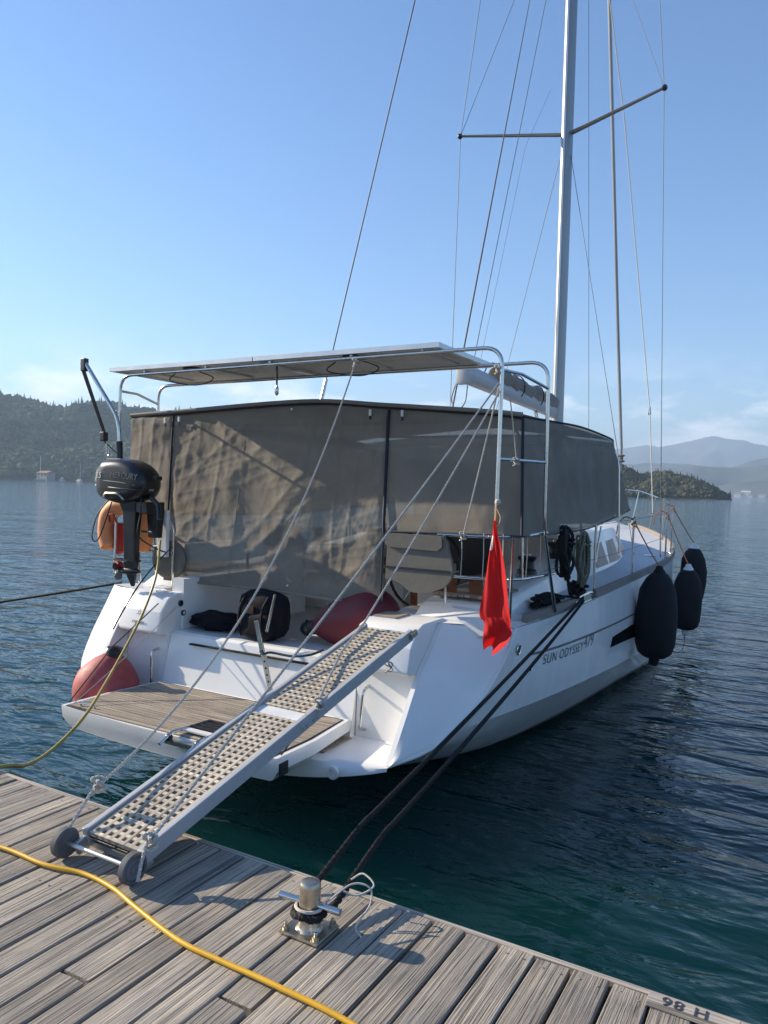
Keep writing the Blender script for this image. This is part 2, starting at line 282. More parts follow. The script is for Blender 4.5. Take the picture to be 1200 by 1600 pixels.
# ------------------------------------------------------------------ water
def water():
    def axis(c, near, far, n):
        u = np.linspace(-1, 1, n); k = 5.2
        return c+np.sign(u)*(np.sinh(np.abs(u)*k)/math.sinh(k))*far+u*near
    xs = axis(3.5, 14, 9000, 640); ys = axis(3.0, 14, 9000, 640)
    X, Y = np.meshgrid(xs, ys); dx = np.gradient(xs)[None, :]; dy = np.gradient(ys)[:, None]
    sp = np.maximum(dx, dy)+0*X; Zz = np.zeros_like(X); r = np.random.default_rng(3)
    patch = .65+.35*np.sin(X*.21+1.3*np.sin(Y*.13))*np.cos(Y*.17+.6*np.sin(X*.11))
    lee = 1-.70*np.exp(-(((X-4.4)/3.4)**2+((Y-1.2)/5.5)**2))
    for k in range(52):
        lam = .26*(3.2/.26)**(r.random()**1.2); th = math.radians(215)+r.normal()*.55; a = .0088*lam**.80*(.5+r.random())
        kk = 2*PI/lam; ph = r.random()*6.28; fade = np.clip((lam/sp-2.5)/2.5, 0, 1)
        w_ = np.sin(kk*(X*math.cos(th)+Y*math.sin(th))+ph+1.1*np.sin(X*.35*math.sin(th)-Y*.35*math.cos(th)+ph*3))
        Zz += fade*a*(1.9*(.5+.5*w_)**1.9-.85)
    Zz = Zz*patch*lee
    n = len(xs); v = np.stack([X, Y, Zz+WATER], -1).reshape(-1, 3)
    idx = np.arange(n*n).reshape(n, n); q = np.stack([idx[:-1, :-1], idx[:-1, 1:], idx[1:, 1:], idx[1:, :-1]], -1).reshape(-1, 4)
    me = bpy.data.meshes.new('water'); me.vertices.add(n*n); me.vertices.foreach_set('co', v.astype(np.float32).ravel())
    me.loops.add(q.size); me.loops.foreach_set('vertex_index', q.ravel().astype(np.int32)); me.polygons.add(len(q))
    me.polygons.foreach_set('loop_start', np.arange(0, q.size, 4, dtype=np.int32)); me.polygons.foreach_set('use_smooth', np.ones(len(q), dtype=bool)); me.update(calc_edges=True)
    m = bpy.data.materials.new('sea_water'); m.use_nodes = True; nn = m.node_tree.nodes; l = m.node_tree.links; b = nn['Principled BSDF']
    b.inputs['Base Color'].default_value = (.002, .028, .029, 1); b.inputs['Roughness'].default_value = .04; b.inputs['Subsurface Weight'].default_value = 1.; b.inputs['Subsurface Radius'].default_value = (.8, 1, 1); b.inputs['Subsurface Scale'].default_value = 2.5; b.subsurface_method = 'BURLEY'; b.inputs['IOR'].default_value = 1.333; b.inputs['Specular IOR Level'].default_value = .5
    t = nn.new('ShaderNodeTexCoord'); hs = []
    for sc, det, rot, st in ((4.6, 3, .35, (1, 2.3, 1)), (.9, 3, .2, (1, 2.4, 1)), (.09, 3, .5, (1, 1.7, 1))):
        mpn = nn.new('ShaderNodeMapping'); mpn.inputs['Rotation'].default_value = (0, 0, rot+.5); mpn.inputs['Scale'].default_value = st
        l.new(t.outputs['Object'], mpn.inputs[0]); tx = nn.new('ShaderNodeTexNoise'); tx.inputs['Scale'].default_value = sc; tx.inputs['Detail'].default_value = det; tx.inputs['Distortion'].default_value = .4
        l.new(mpn.outputs[0], tx.inputs[0]); hs.append(tx)
    prev = None
    for tx, d, st in zip(hs, (.035, .16, .45), (.38, .85, .8)):
        bp = nn.new('ShaderNodeBump'); bp.inputs['Distance'].default_value = d; bp.inputs['Strength'].default_value = st; l.new(tx.outputs[0], bp.inputs['Height'])
        if prev: l.new(prev.outputs[0], bp.inputs['Normal'])
        prev = bp
    l.new(prev.outputs[0], b.inputs['Normal']); me.materials.append(m)
    o = bpy.data.objects.new('water', me); C.objects.link(o); o['kind'] = 'structure'
water()

# ------------------------------------------------------------------ far land
def landmat(name, c1, c2, sc=.03):
    m = bpy.data.materials.new(name); m.use_nodes = True; n = m.node_tree.nodes; l = m.node_tree.links; b = n['Principled BSDF']; b.inputs['Roughness'].default_value = .95; b.inputs['Specular IOR Level'].default_value = .1
    t = n.new('ShaderNodeTexCoord'); a = n.new('ShaderNodeTexNoise'); a.inputs['Scale'].default_value = sc; a.inputs['Detail'].default_value = 8; l.new(t.outputs['Object'], a.inputs[0])
    r = n.new('ShaderNodeValToRGB'); r.color_ramp.elements[0].position = .38; r.color_ramp.elements[1].position = .64; r.color_ramp.elements[0].color = c1+(1,); r.color_ramp.elements[1].color = c2+(1,)
    l.new(a.outputs[0], r.inputs[0]); l.new(r.outputs[0], b.inputs['Base Color']); MATS[name] = m
landmat('scrub', (.035, .048, .022), (.10, .085, .05)); landmat('rock', (.05, .065, .06), (.11, .115, .10), .006)
def foliage(name, c1, c2):
    m = bpy.data.materials.new(name); m.use_nodes = True; n = m.node_tree.nodes; l = m.node_tree.links; b = n['Principled BSDF']; b.inputs['Roughness'].default_value = .9; b.inputs['Specular IOR Level'].default_value = .15
    g = n.new('ShaderNodeNewGeometry'); r = n.new('ShaderNodeValToRGB'); r.color_ramp.elements[0].color = c1+(1,); r.color_ramp.elements[1].color = c2+(1,)
    l.new(g.outputs['Random Per Island'], r.inputs[0]); l.new(r.outputs[0], b.inputs['Base Color']); MATS[name] = m
foliage('pine', (.022, .045, .016), (.105, .125, .050)); foliage('olive', (.018, .030, .013), (.10, .095, .05))
def prof_at(prof, az): return float(np.interp(az, [p[0] for p in prof], [p[1] for p in prof]))
def land(name, prof, r0, r1, r2, m, nscale, namp, az_step, shore_pow=1.0, rows=30):
    az = np.arange(prof[0][0], prof[-1][0]+1e-6, az_step); g = G(); rowsv = []
    def hgt(a, t):
        H = prof_at(prof, a)
        s = t**shore_pow if t <= 1 else max(0., 1-((t-1)/.8)**1.3)
        r = r0+(r1-r0)*t if t <= 1 else r1+(r2-r1)*(t-1)/.8
        x = CAM.x+math.sin(math.radians(a))*r; y = CAM.y+math.cos(math.radians(a))*r
        d = mn.fractal(Vector((x*nscale, y*nscale, 1.7)), 1., 2.1, 6)*namp*min(1, t*4)*(1-.8*math.exp(-((t-1)/.12)**2))
        return x, y, WATER-1.2+(H+1.2)*s+d*s**.3
    ts = np.concatenate([np.linspace(0, 1, rows), np.linspace(1.08, 1.8, 8)])
    for t in ts: rowsv.append([hgt(a, t) for a in az])
    g.grid(rowsv); struct(name, g, m, smooth=True, angle=80); return hgt
def ico():
    bm = bmesh.new(); bmesh.ops.create_icosphere(bm, subdivisions=1, radius=1); v = np.array([q.co[:] for q in bm.verts]); f = np.array([[q.index for q in p.verts] for p in bm.faces]); bm.free(); return v, f
def forest(name, label, hgt, prof, n, size, m, az0, az1, t0=.03, t1=1.12, conifer=.15, seed=5):
    r = np.random.default_rng(seed); iv, jf = ico(); V = []; Fc = []; o = 0
    cv = np.array([(math.cos(k*PI/3), math.sin(k*PI/3), -.6) for k in range(6)]+[(0, 0, 2.2)]); cf = np.array([(k, (k+1) % 6, 6) for k in range(6)])
    for _ in range(n):
        a = r.uniform(az0, az1); t = t0+(t1-t0)*r.random(); x, y, z = hgt(a, t)
        if z < .6 or mn.noise(Vector((x*.02, y*.02, 3))) > .34+.3*r.random(): continue
        s = size*(.45+1.0*r.random()**1.6)
        if r.random() < conifer: vv, ff = cv*np.array([.42, .42, 1.0])*s, cf
        else: vv, ff = iv*(1+r.normal(size=(len(iv), 1))*.22)*np.array([1, 1, .62+.4*r.random()])*s, jf
        V.append(vv+np.array([x, y, z+s*.45])); Fc.append(ff+o); o += len(vv)
    me = bpy.data.meshes.new(name); me.from_pydata(np.concatenate(V).tolist(), [], np.concatenate(Fc).tolist()); me.materials.append(MATS[m])
    ob = bpy.data.objects.new(name, me); C.objects.link(ob); ob['kind'] = 'stuff'; ob['label'] = label; ob['category'] = 'forest'
LP = [(-72, 92), (-63.7, 102.6), (-60.3, 101), (-56.65, 97.2), (-55.1, 94.6), (-53.5, 88.7), (-52.7, 88), (-51.5, 92.5), (-50, 97), (-48.6, 95.9), (-44.2, 88.5), (-38.7, 76), (-32, 52), (-25.4, 25), (-20, 4), (-18.5, -2)]
h1 = land('wooded_hill', LP, 800, 1050, 1250, 'scrub', .012, 26, .25)
forest('hillside_forest', 'dense green forest covering the hazy hillside at left', h1, LP, 26000, 3.7, 'pine', -66, -24, conifer=.10)
IP = [(-22, -2), (-19, 10), (-16, 15), (-14.3, 16.6), (-13.2, 20.5), (-12.3, 16.5), (-11.66, 13.2), (-10.6, 15.4), (-9.97, 15.6), (-8.29, 12), (-7.05, 7.6), (-6.23, 3.6), (-5.34, -1.0)]
h2 = land('island', IP, 468, 520, 575, 'scrub', .03, 5, .12, .8)
forest('island_scrub', 'dark scrub and pines covering the low island at right', h2, IP, 6500, 1.45, 'olive', -19, -5.7, t1=1.15, conifer=.12, seed=8)
land('low_range', [(-60, 10), (-40, 40), (-25, 45), (-16, 51), (-11.7, 66), (-7.9, 91), (-3.56, 98), (.14, 85), (12, 60), (30, 20)], 2250, 2600, 3000, 'rock', .004, 60, .3)
land('middle_range', [(-60, 20), (-30, 70), (-17, 90), (-12.3, 114), (-10, 128), (-7.5, 123), (-5.9, 124), (-4.35, 153), (-2.45, 161), (.12, 142), (12, 110), (30, 40)], 3020, 3350, 3900, 'rock', .003, 80, .3)
land('far_mountain', [(-50, 30), (-30, 150), (-20.7, 227), (-16.1, 308), (-12.6, 328), (-11.3, 353), (-10.45, 339), (-8.8, 387), (-7.58, 424), (-6.86, 438), (-6.17, 411), (-5, 397), (-3.6, 339), (.1, 279), (12, 200), (30, 40)], 4600, 6000, 7200, 'rock', .0016, 110, .25)
hz = G().box(-7400, 7400, -7400, 7400, WATER-3, 470); hzm = bpy.data.materials.new('haze'); hzm.use_nodes = True; hn = hzm.node_tree.nodes; hn.clear()
ho = hn.new('ShaderNodeOutputMaterial'); hv = hn.new('ShaderNodeVolumePrincipled'); hv.inputs['Color'].default_value = (.58, .77, 1, 1); hv.inputs['Density'].default_value = 2.8e-4; hv.inputs['Anisotropy'].default_value = .15
hzm.node_tree.links.new(hv.outputs[0], ho.inputs['Volume']); MATS['haze'] = hzm
struct('haze', hz, 'haze', kind='stuff')
def polar(az, r, z=0.): return Vector((CAM.x+math.sin(math.radians(az))*r, CAM.y+math.cos(math.radians(az))*r, z))
def house(label, az, r, wd, dp, h, z, roofc, wallc='house_white'):
    p = polar(az, r, z); t = thing('house', label, 'house', p, 'houses on the far shore')
    x, y = p.x, p.y; part(t, 'wall', G().box(x-wd/2, x+wd/2, y-dp/2, y+dp/2, z-6, z+h), wallc)
    g = G().prism_x([(y-dp/2-.5, z+h), (y+dp/2+.5, z+h), (y, z+h+dp*.22)], x-wd/2-.5, x+wd/2+.5); part(t, 'roof', g, roofc)
    for k in range(3):
        wx = x-wd/2+wd*(k+.5)/3; part(t, 'window', G().box(wx-.7, wx+.7, y-dp/2-.12, y-dp/2+.2, z+h*.5, z+h*.5+1.6), 'glass_dark')
for a in (('white house at the left end of the far shore town', -5.34, 2240, 17, 10, 8, 2, 'roof_tile'), ('pale house with low roof second from the island tip', -5.12, 2240, 12, 9, 6, 1, 'roof_tile'),
          ('largest white house in the far shore town', -4.82, 2245, 22, 12, 11, 3, 'house_white'), ('small white house near the water right of the largest one', -4.55, 2235, 11, 8, 6, 0, 'roof_tile'),
          ('low house at the right edge of the far shore', -3.85, 2240, 18, 10, 6, 2, 'roof_tile')): house(*a)
hx = house('brown waterside house under the wooded hill', -53.8, 796, 15, 9, 5, 1.5, 'roof_tile', 'stone')
def far_yacht(label, az, r, L, mast, rz, sail=True):
    p = polar(az, r, WATER); t = thing('distant_yacht' if sail else 'distant_motorboat', label, 'boat', p, 'boats anchored off the wooded shore'); mt = Matrix.Translation(p) @ Matrix.Rotation(rz, 4, 'Z')
    g = G(); st = [(-.5, .30, 1.0), (-.2, .36, .95), (.2, .32, 1.05), (.42, .14, 1.25), (.5, .01, 1.35)]
    rows = [[(k*L, -b*.33*L, h), (k*L, -b*.25*L, -.2), (k*L, b*.25*L, -.2), (k*L, b*.33*L, h)] for k, b, h in st]
    g.grid(rows); g.add([q for r_ in rows for q in (r_[0], r_[3])], [(2*i, 2*i+1, 2*i+3, 2*i+2) for i in range(4)]); g.add(rows[0], [(0, 1, 2, 3)]); part(t, 'hull', g.xf(mt), 'hull_white')
    g = G().box(-.28*L, .18*L, -.07*L, .07*L, .9, 1.8 if sail else 2.6, .15); part(t, 'cabin', g.xf(mt), 'hull_white' if not sail else 'house_white')
    g = G().box(-.2*L, .12*L, -.072*L, .072*L, 1.35, 1.6); part(t, 'window', g.xf(mt), 'glass_dark')
    if sail:
        g = G().tube([(.06*L, 0, .9), (.06*L, 0, mast)], .14, 6); part(t, 'mast', g.xf(mt), 'alu')
        g = G().tube([(.05*L, 0, 2.6), (-.35*L, 0, 2.6)], .22, 6); part(t, 'boom', g.xf(mt), 'navy')
        g = G().tube([(.48*L, 0, 1.3), (.06*L, 0, mast)], .05, 4); part(t, 'forestay', g.xf(mt), 'wire')
    else:
        part(t, 'flybridge', G().box(-.2*L, .05*L, -.06*L, .06*L, 2.61, 3.3).xf(mt), 'hull_white')
far_yacht('distant sailing boat with the tallest mast off the left shore', -54.18, 600, 9, 17.5, .3)
far_yacht('distant sailing boat anchored nearest the outboard motor', -51.65, 640, 9, 14.5, -.2)
far_yacht('distant white motorboat between the two anchored sailing boats', -52.75, 680, 6.5, 0, .1, False)
far_yacht('tiny white motorboat off the far shore town', -3.55, 2000, 16, 0, .2, False)

# ------------------------------------------------------------------ dock
EDGE = -1.79; PW = .1295
dk = G().box(-4, 12, -7.0, EDGE-.05, .30, DOCK-.055); dock = struct('dock', dk, 'concrete')
def plank_mesh(L, wd, seed):
    r = random.Random(seed); g = G(); n = 7; rows = []
    sh = [(-wd/2, -.032), (-wd/2, -.004), (-wd/2+.004, 0), (0, .0012), (wd/2-.004, 0), (wd/2, -.004), (wd/2, -.032)]
    for i in range(n):
        y = -L/2+L*i/(n-1); jx = r.uniform(-.0016, .0016); jz = r.uniform(-.0012, .0012); e = .0015 if i in (0, n-1) else 0
        rows.append([(x*(1+r.uniform(-.012, .012))+jx, y+(r.uniform(-.004, .004) if i in (0, n-1) else 0), z+jz-e) for x, z in sh])
    g.grid(rows); k = len(sh); g.f += [tuple(range(k)), tuple(reversed(range((n-1)*k, n*k)))]
    return mesh_from(g, 'plank', mats=['dock_wood'])
PL = {}
def add_plank(x, y0, y1, wd):
    L = round((y1-y0)/.25)*.25; key = (L, round(wd, 3), random.randint(0, 2))
    if key not in PL: PL[key] = plank_mesh(L, wd, hash(key) & 255)
    ob = copy_piece(dock, 'plank', PL[key], (x, (y0+y1)/2, DOCK+random.uniform(-.0035, .0025)))
    ob.scale.y = (y1-y0-.008)/L; ob.rotation_euler.z = random.uniform(-.0022, .0022); ob.rotation_euler.x = random.uniform(-.0009, .0009); return ob
BX, BY = 2.917, -2.107
joint = [-2.78, -2.92, -2.55, -3.05, -2.70, -3.3]
x = -1.2; i = 0
while x < 6.6:
    wd = PW-.009-random.choice([0, 0, .001, .003, .005]); j = joint[i % 6]+random.uniform(-.06, .06)
    if i % 4 == 2: j = -3.6
    add_plank(x, j, EDGE-.012+random.uniform(-.006, .004), wd); add_plank(x+random.uniform(-.002, .002), -5.4 if x > .5 else -4.2, j-.012, wd)
    x += PW; i += 1
xx = -1.3
for k, L in enumerate((1.9, 2.2, 1.75, 2.05, 1.6)):
    g = G().box(xx, xx+L-.006, EDGE-.006, EDGE+.018+.004*(k % 2), DOCK-.10, DOCK-.012+.004*(k % 3), .004); part(dock, 'edge_board', g, 'dock_edge_wood'); xx += L
nb = G()
for k in range(58):
    nx = -1.2+PW*k
    for dxn in (-.03, .03): nb.lathe([(.004, 0), (.0035, .0015)], (nx+dxn, EDGE-.06+random.uniform(-.01, .01), DOCK+.001), n=8); nb.lathe([(.0045, 0), (.004, .0012)], (nx+dxn, EDGE-.62+random.uniform(-.012, .012), DOCK+.0008), n=8)
part(dock, 'nail_heads', nb, 'stone')['kind'] = 'stuff'
pl = thing('berth_plate', 'pale wooden berth number plate on the dock edge', 'sign', (4.17, -1.845, DOCK+.002))
part(pl, 'board', G().box(4.035, 4.30, -1.872, -1.806, DOCK+.003, DOCK+.016, .002), 'dock_edge_wood')
letters(pl, text_mesh('H 86', .062, frame((4.145, -1.838, DOCK+.0175), (-1, 0, 0), (0, -1, 0)), spacing=1.15), 'text_dark')

# bollard
b = thing('mooring_bollard', 'short steel bollard with cross pin bolted to the dock edge', 'bollard', (BX, BY, DOCK))
part(b, 'base_plate', G().box(BX-.084, BX+.084, BY-.072, BY+.072, DOCK+.003, DOCK+.014, .004), 'steel_worn')
part(b, 'post', G().lathe([(.050, .014), (.044, .02), (.0395, .028), (.0385, .10), (.0385, .165), (.038, .173), (.034, .181), (.027, .184), (.012, .185), (.001, .185)], (BX, BY, DOCK), n=40), 'steel_worn')
part(b, 'cross_pin', G().tube([(BX-.125, BY-.012, DOCK+.105), (BX+.12, BY+.016, DOCK+.097)], .0125, 16), 'steel')
for sx_, sy_ in ((-1, -1), (1, -1), (-1, 1), (1, 1)):
    c = (BX+sx_*.065, BY+sy_*.053, DOCK); g = G().lathe([(.018, .014), (.018, .017), (.0125, .0175), (.0125, .028), (.007, .0285), (.007, .038), (.005, .042), (.001, .043)], c, n=12); part(b, 'bolt', g, 'steel_worn', angle=20)
# yellow shore cable over the planks
yc = [(-.6, -2.62), (.2, -2.52), (.9, -2.40), (1.46, -2.33), (1.74, -2.325), (1.93, -2.285), (2.12, -2.30), (2.31, -2.35), (2.58, -2.41), (2.77, -2.42), (3.01, -2.425), (3.31, -2.44), (3.7, -2.52), (4.3, -2.75)]
solo('shore_power_cable', 'bright yellow shore cable lying across the dock planks', 'cable', G().tube(spline([(a, c, DOCK+.0125+.0015*math.sin(a*9)) for a, c in yc], 10), .0092, 12), 'yellow_cable', (2.3, -2.35, DOCK))

# ------------------------------------------------------------------ yacht
YB = (0, 7, WATER)
ya = thing('sailing_yacht', 'large white sailing yacht moored stern-to at the dock', 'yacht', YB)
ST = [  # section points (x, z) from sheer to keel; the stern section carries its own y
 (None, [(2.18, 1.11, 1.93), (2.18, .90, 1.70), (2.12, .66, 1.47), (1.98, .38, 1.08), (1.85, .26, .87), (1.45, .12, .56), (.8, .04, .42), (0, .0, .40)]),
 (3.0, [(2.30, 1.13), (2.305, .85), (2.29, .57), (2.25, .33), (1.93, -.03), (1.55, -.33), (.8, -.5), (0, -.55)]),
 (6.0, [(2.31, 1.15), (2.325, .8), (2.305, .42), (2.275, .12), (2.07, -.22), (1.7, -.55), (.9, -.75), (0, -.8)]),
 (9.0, [(2.27, 1.2), (2.27, .8), (2.255, .4), (2.22, -.05), (2.02, -.45), (1.5, -.7), (.8, -.85), (0, -.9)]),
 (11.5, [(1.85, 1.30), (1.78, .9), (1.65, .5), (1.5, 0), (1.3, -.35), (1.0, -.6), (.5, -.8), (0, -.85)]),
 (13.5, [(1.0, 1.45), (.9, 1.0), (.75, .55), (.6, .1), (.45, -.25), (.3, -.5), (.15, -.65), (0, -.7)]),
 (14.8, [(.05, 1.55), (.04, 1.1), (.035, .65), (.03, .2), (.03, -.1), (.02, -.3), (.02, -.45), (0, -.5)])]
def hull_rows():
    cols = []
    for k in range(8):
        P = []
        for y, pts in ST:
            p = pts[k]; P.append(Vector((p[0], p[2] if y is None else y, p[1])))
        cols.append(spline(P, 9))
    n = len(cols[0]); out = []
    for i in range(n):
        sec = [c[i] for c in cols]; top = spline(sec[:4], 4); bot = spline(sec[3:], 4)   # a crisp chine at point 3
        out.append(top+bot[1:])
    return out
HR = hull_rows()
def sheer(y):
    for i in range(len(HR)-1):
        a, b_ = HR[i][0], HR[i+1][0]
        if a.y <= y <= b_.y: return a.lerp(b_, (y-a.y)/(b_.y-a.y))
    return HR[0][0] if y < HR[0][0].y else HR[-1][0]
def side_x(y, z):                        # half breadth of the topside at a station and height
    sec = []
    for j in range(len(HR[0])):
        for i in range(len(HR)-1):
            p, q = HR[i][j], HR[i+1][j]
            if p.y <= y <= q.y: t = (y-p.y)/(q.y-p.y); sec.append((p.z+(q.z-p.z)*t, p.x+(q.x-p.x)*t)); break
    sec.sort(); return float(np.interp(z, [c[0] for c in sec], [c[1] for c in sec]))
m = MATS['hullgel']   # below the waterline the hull is antifouled; a dark boot stripe runs above it
n = m.node_tree.nodes; l = m.node_tree.links; bs = n['Principled BSDF']; src = bs.inputs['Base Color'].links[0].from_socket
g0 = n.new('ShaderNodeNewGeometry'); sp = n.new('ShaderNodeSeparateXYZ'); l.new(g0.outputs['Position'], sp.inputs[0])
rp = n.new('ShaderNodeValToRGB'); rp.color_ramp.interpolation = 'CONSTANT'; mr = n.new('ShaderNodeMapRange'); mr.inputs['From Min'].default_value = -.5; mr.inputs['From Max'].default_value = .5
e = rp.color_ramp.elements; e[0].color = (1, 1, 1, 1); e[1].position = .215; e[1].color = (0, 0, 0, 1); q = e.new(.232); q.color = (.85,)*3+(1,); q = e.new(.262); q.color = (0, 0, 0, 1)
ad = n.new('ShaderNodeMath'); ad.operation = 'ADD'; yy = n.new('ShaderNodeMath'); yy.operation = 'MULTIPLY'; yy.inputs[1].default_value = -.0
l.new(sp.outputs[1], yy.inputs[0]); l.new(sp.outputs[2], ad.inputs[0]); l.new(yy.outputs[0], ad.inputs[1]); l.new(ad.outputs[0], mr.inputs[0]); l.new(mr.outputs[0], rp.inputs[0])
mc = n.new('ShaderNodeMix'); mc.data_type = 'RGBA'; mc.inputs['B'].default_value = (.02, .02, .018, 1); l.new(rp.outputs[0], mc.inputs['Factor']); l.new(src, mc.inputs['A']); l.new(mc.outputs['Result'], bs.inputs['Base Color'])
g = G(); full = [[Vector((p.x, p.y, p.z)) for p in r] + [Vector((-p.x, p.y, p.z)) for p in reversed(r[:-1])] for r in HR]
g.grid(full); hull = part(ya, 'hull', g, 'hullgel', smooth=True, angle=17)
# rubbing stripe groove, window, vents, name on the starboard topside
def side_strip(pts, h, off, s=1):
    g = G(); rows = []
    for y, z in pts: rows.append([(s*(side_x(y, z+h/2)+off), y, z+h/2), (s*(side_x(y, z-h/2)+off), y, z-h/2)])
    return g.grid(rows)
for s in (1, -1):
    part(hull, 'rubbing_stripe', side_strip([(y, .845-.049*(y-2.3)+.0042*(y-2.3)**2) for y in np.linspace(2.15, 12, 50)], .022, .004, s), 'stripe')
    g = G(); wy = np.linspace(4.86, 6.16, 10); rows = [[(s*(side_x(y, .63)+.006), y+.09*t, (.66-.075*(y-4.9)/1.2)-t*.19) for y in wy] for t in (0, .5, 1)]
    g = G(); rows = []
    for t in (0, .5, 1):
        rows.append([(s*(side_x(y, .5)+.006), y+(.06-.12*t)*(1-u*2 if u < .5 else 0), .655-.085*u-.175*t) for u, y in zip(np.linspace(0, 1, 10), wy)])
    part(hull, 'hull_window', g.grid(rows), 'glass_dark')
tx = text_mesh('SUN ODYSSEY', .165, frame((0, 0, 0), (0, 1, 0), (0, 0, 1)), shear=.12, spacing=1.15, thin=-.0015); t2 = text_mesh('479', .25, frame((0, .95, .035), (0, 1, 0), (0, 0, 1)), shear=.12, thin=-.003)
ext = [p[1] for p in tx.v]; kx = 1.16/(max(ext)-min(ext))
for T, kk, yo in ((tx, kx, 3.02), (t2, .95, 2.9)):
    for i, (x_, y_, z_) in enumerate(T.v):
        y2 = yo+y_*kk; z2 = .715-.05*(y2-3.2)+z_*.8; T.v[i] = (side_x(y2, z2)+.006+x_*.3, y2, z2)
    letters(hull, T, 'text_dark')
for y_, z_, r_ in ((1.95, .93, .052), (2.2, .725, .03)):
    xs_ = side_x(y_, z_); part(hull, 'hull_fitting', G().lathe([(r_, -.02), (r_, .008), (r_*.8, .014), (r_*.62, .010), (r_*.6, .004), (.001, .003)], (xs_, y_, z_), (1, 0, 0), 24), 'steel')
    part(hull, 'vent_hole', G().lathe([(r_*.55, .0), (r_*.55, .011), (.001, .0112)], (xs_, y_, z_), (1, 0, 0), 16), 'black_plastic')
# transom wings and stern blocks
I_ = [(1.70, .64, .205), (1.70, .73, .30), (1.70, .88, .50), (1.70, 1.09, .78), (1.70, 1.30, .97), (1.70, 1.50, 1.16)]
O_ = [(1.72, .675, .215), (1.86, .875, .27), (1.985, 1.08, .38), (2.125, 1.47, .66), (2.185, 1.70, .90), (2.185, 1.93, 1.11)]
IP_ = [(1.70, .64, .205), (1.70, .70, .30), (1.70, .80, .50), (1.70, .95, .78), (1.70, 1.07, .97), (1.70, 1.20, 1.175)]
OP_ = [(1.72, .655, .215), (1.88, .745, .295), (2.08, .90, .45), (2.19, 1.12, .71), (2.20, 1.26, .92), (2.17, 1.38, 1.165)]
qs = G().grid([[Vector((-a.x, a.y, a.z)) for a in spline(OP_, 5)], [Vector((-a.x, a.y, a.z)) for a in spline(O_, 5)]]); part(ya, 'quarter_side', qs, 'gelcoat', smooth=True)
part(ya, 'quarter_top', G().grid([[(-1.66, 1.195, 1.178), (-2.17, 1.375, 1.168)], [(-1.66, 2.3, 1.19), (-2.2, 1.95, 1.13)]]), 'gelcoat')
part(ya, 'transom_rim', G().tube([(x_, .415+.20*(abs(x_)/1.7)**3.2, .012+.165*(abs(x_)/1.66)**2.6) for x_ in np.linspace(-1.6, 1.6, 26)]+[Vector((a.x+.004, a.y-.004, a.z)) for a in spline(O_, 5)], .014, 8), 'gelcoat')
for s in (1, -1):
    A = spline(I_ if s > 0 else IP_, 5); B = spline(O_ if s > 0 else OP_, 5); rows = []
    for t in np.linspace(0, 1, 9):
        rows.append([Vector((s*(a.lerp(b_, t).x), a.lerp(b_, t).y-.045*math.sin(PI*t)*(1-.4*i/25), a.lerp(b_, t).z)) for i, (a, b_) in enumerate(zip(A, B))])
    part(ya, 'transom_wing', G().grid(rows), 'gelcoat', smooth=True)
    wall = [(a.y, a.z) for a in A]+[(2.2, 1.165), (2.2, .12)]
    part(ya, 'wing_inner_wall', G().prism_x(wall, s*1.699, s*1.658), 'gelcoat')
    pb = [(1.10, .15), (1.12, .79), (1.0, .80), (.985, .825), (1.03, 1.02), (1.13, 1.145), (1.25, 1.183), (2.3, 1.185), (2.3, .15)]
    g = G().prism_x(pb, s*1.10, s*1.655); bk = part(ya, 'stern_block', g, 'gelcoat')
    bv = bk.modifiers.new('soften', 'BEVEL'); bv.width = .018; bv.segments = 3; bv.limit_method = 'ANGLE'; bv.angle_limit = math.radians(25)
    for p in bk.data.polygons: p.use_smooth = True
    bk.data.set_sharp_from_angle(angle=math.radians(50))
    # raised coaming from the quarter forward
    cm = G(); rows = []
    for y, xi, xo, zt in ((1.62, 1.36, 2.12, 1.19), (1.80, 1.36, 2.10, 1.30), (2.2, 1.33, 2.05, 1.34), (3.2, 1.3, 1.95, 1.37), (4.6, 1.28, 1.86, 1.48), (5.6, 1.26, 1.78, 1.62), (6.6, 1.2, 1.7, 1.66)):
        rows.append([Vector((s*xi, y, .8)), Vector((s*xi, y, zt-.02)), Vector((s*(xi+.03), y, zt)), Vector((s*(xo-.14), y, zt-.02)), Vector((s*(xo-.06), y, zt-.07)), Vector((s*xo, y, 1.12))])
    cm.grid(rows); cm.f.append(tuple(range(6))); part(ya, 'coaming', cm, 'gelcoat', smooth=True, angle=40)
    tk = G().box(1.40, 1.98, 1.86, 2.5, 1.0, 1.0)
    for k in range(9):
        x0 = 1.40+k*.062; part(ya, 'seat_slat', G().box(s*x0, s*(x0+.054), 1.90, 2.62, 1.335, 1.358), 'teak_strip')
    for k in range(5):
        y0 = 1.32+k*.052; part(ya, 'seat_slat', G().box(s*1.12, s*1.345, y0, y0+.044, 1.186, 1.198), 'teak_strip')
    # grab rail in the recess
    hr = G().tube(bend([(s*1.22, 1.12, .64), (s*1.22, 1.03, .62), (s*1.20, 1.01, .30), (s*1.20, 1.10, .27)], .06), .014, 10); part(ya, 'grab_rail', hr, 'steel')
    vt = G().lathe([(.05, -.02), (.05, .006), (.035, .012), (.032, .004), (.001, .004)], (s*1.32, .445, .135), (0, -1, 0), 20); part(ya, 'hull_fitting', vt, 'white_plastic')
lip = G(); rows = []
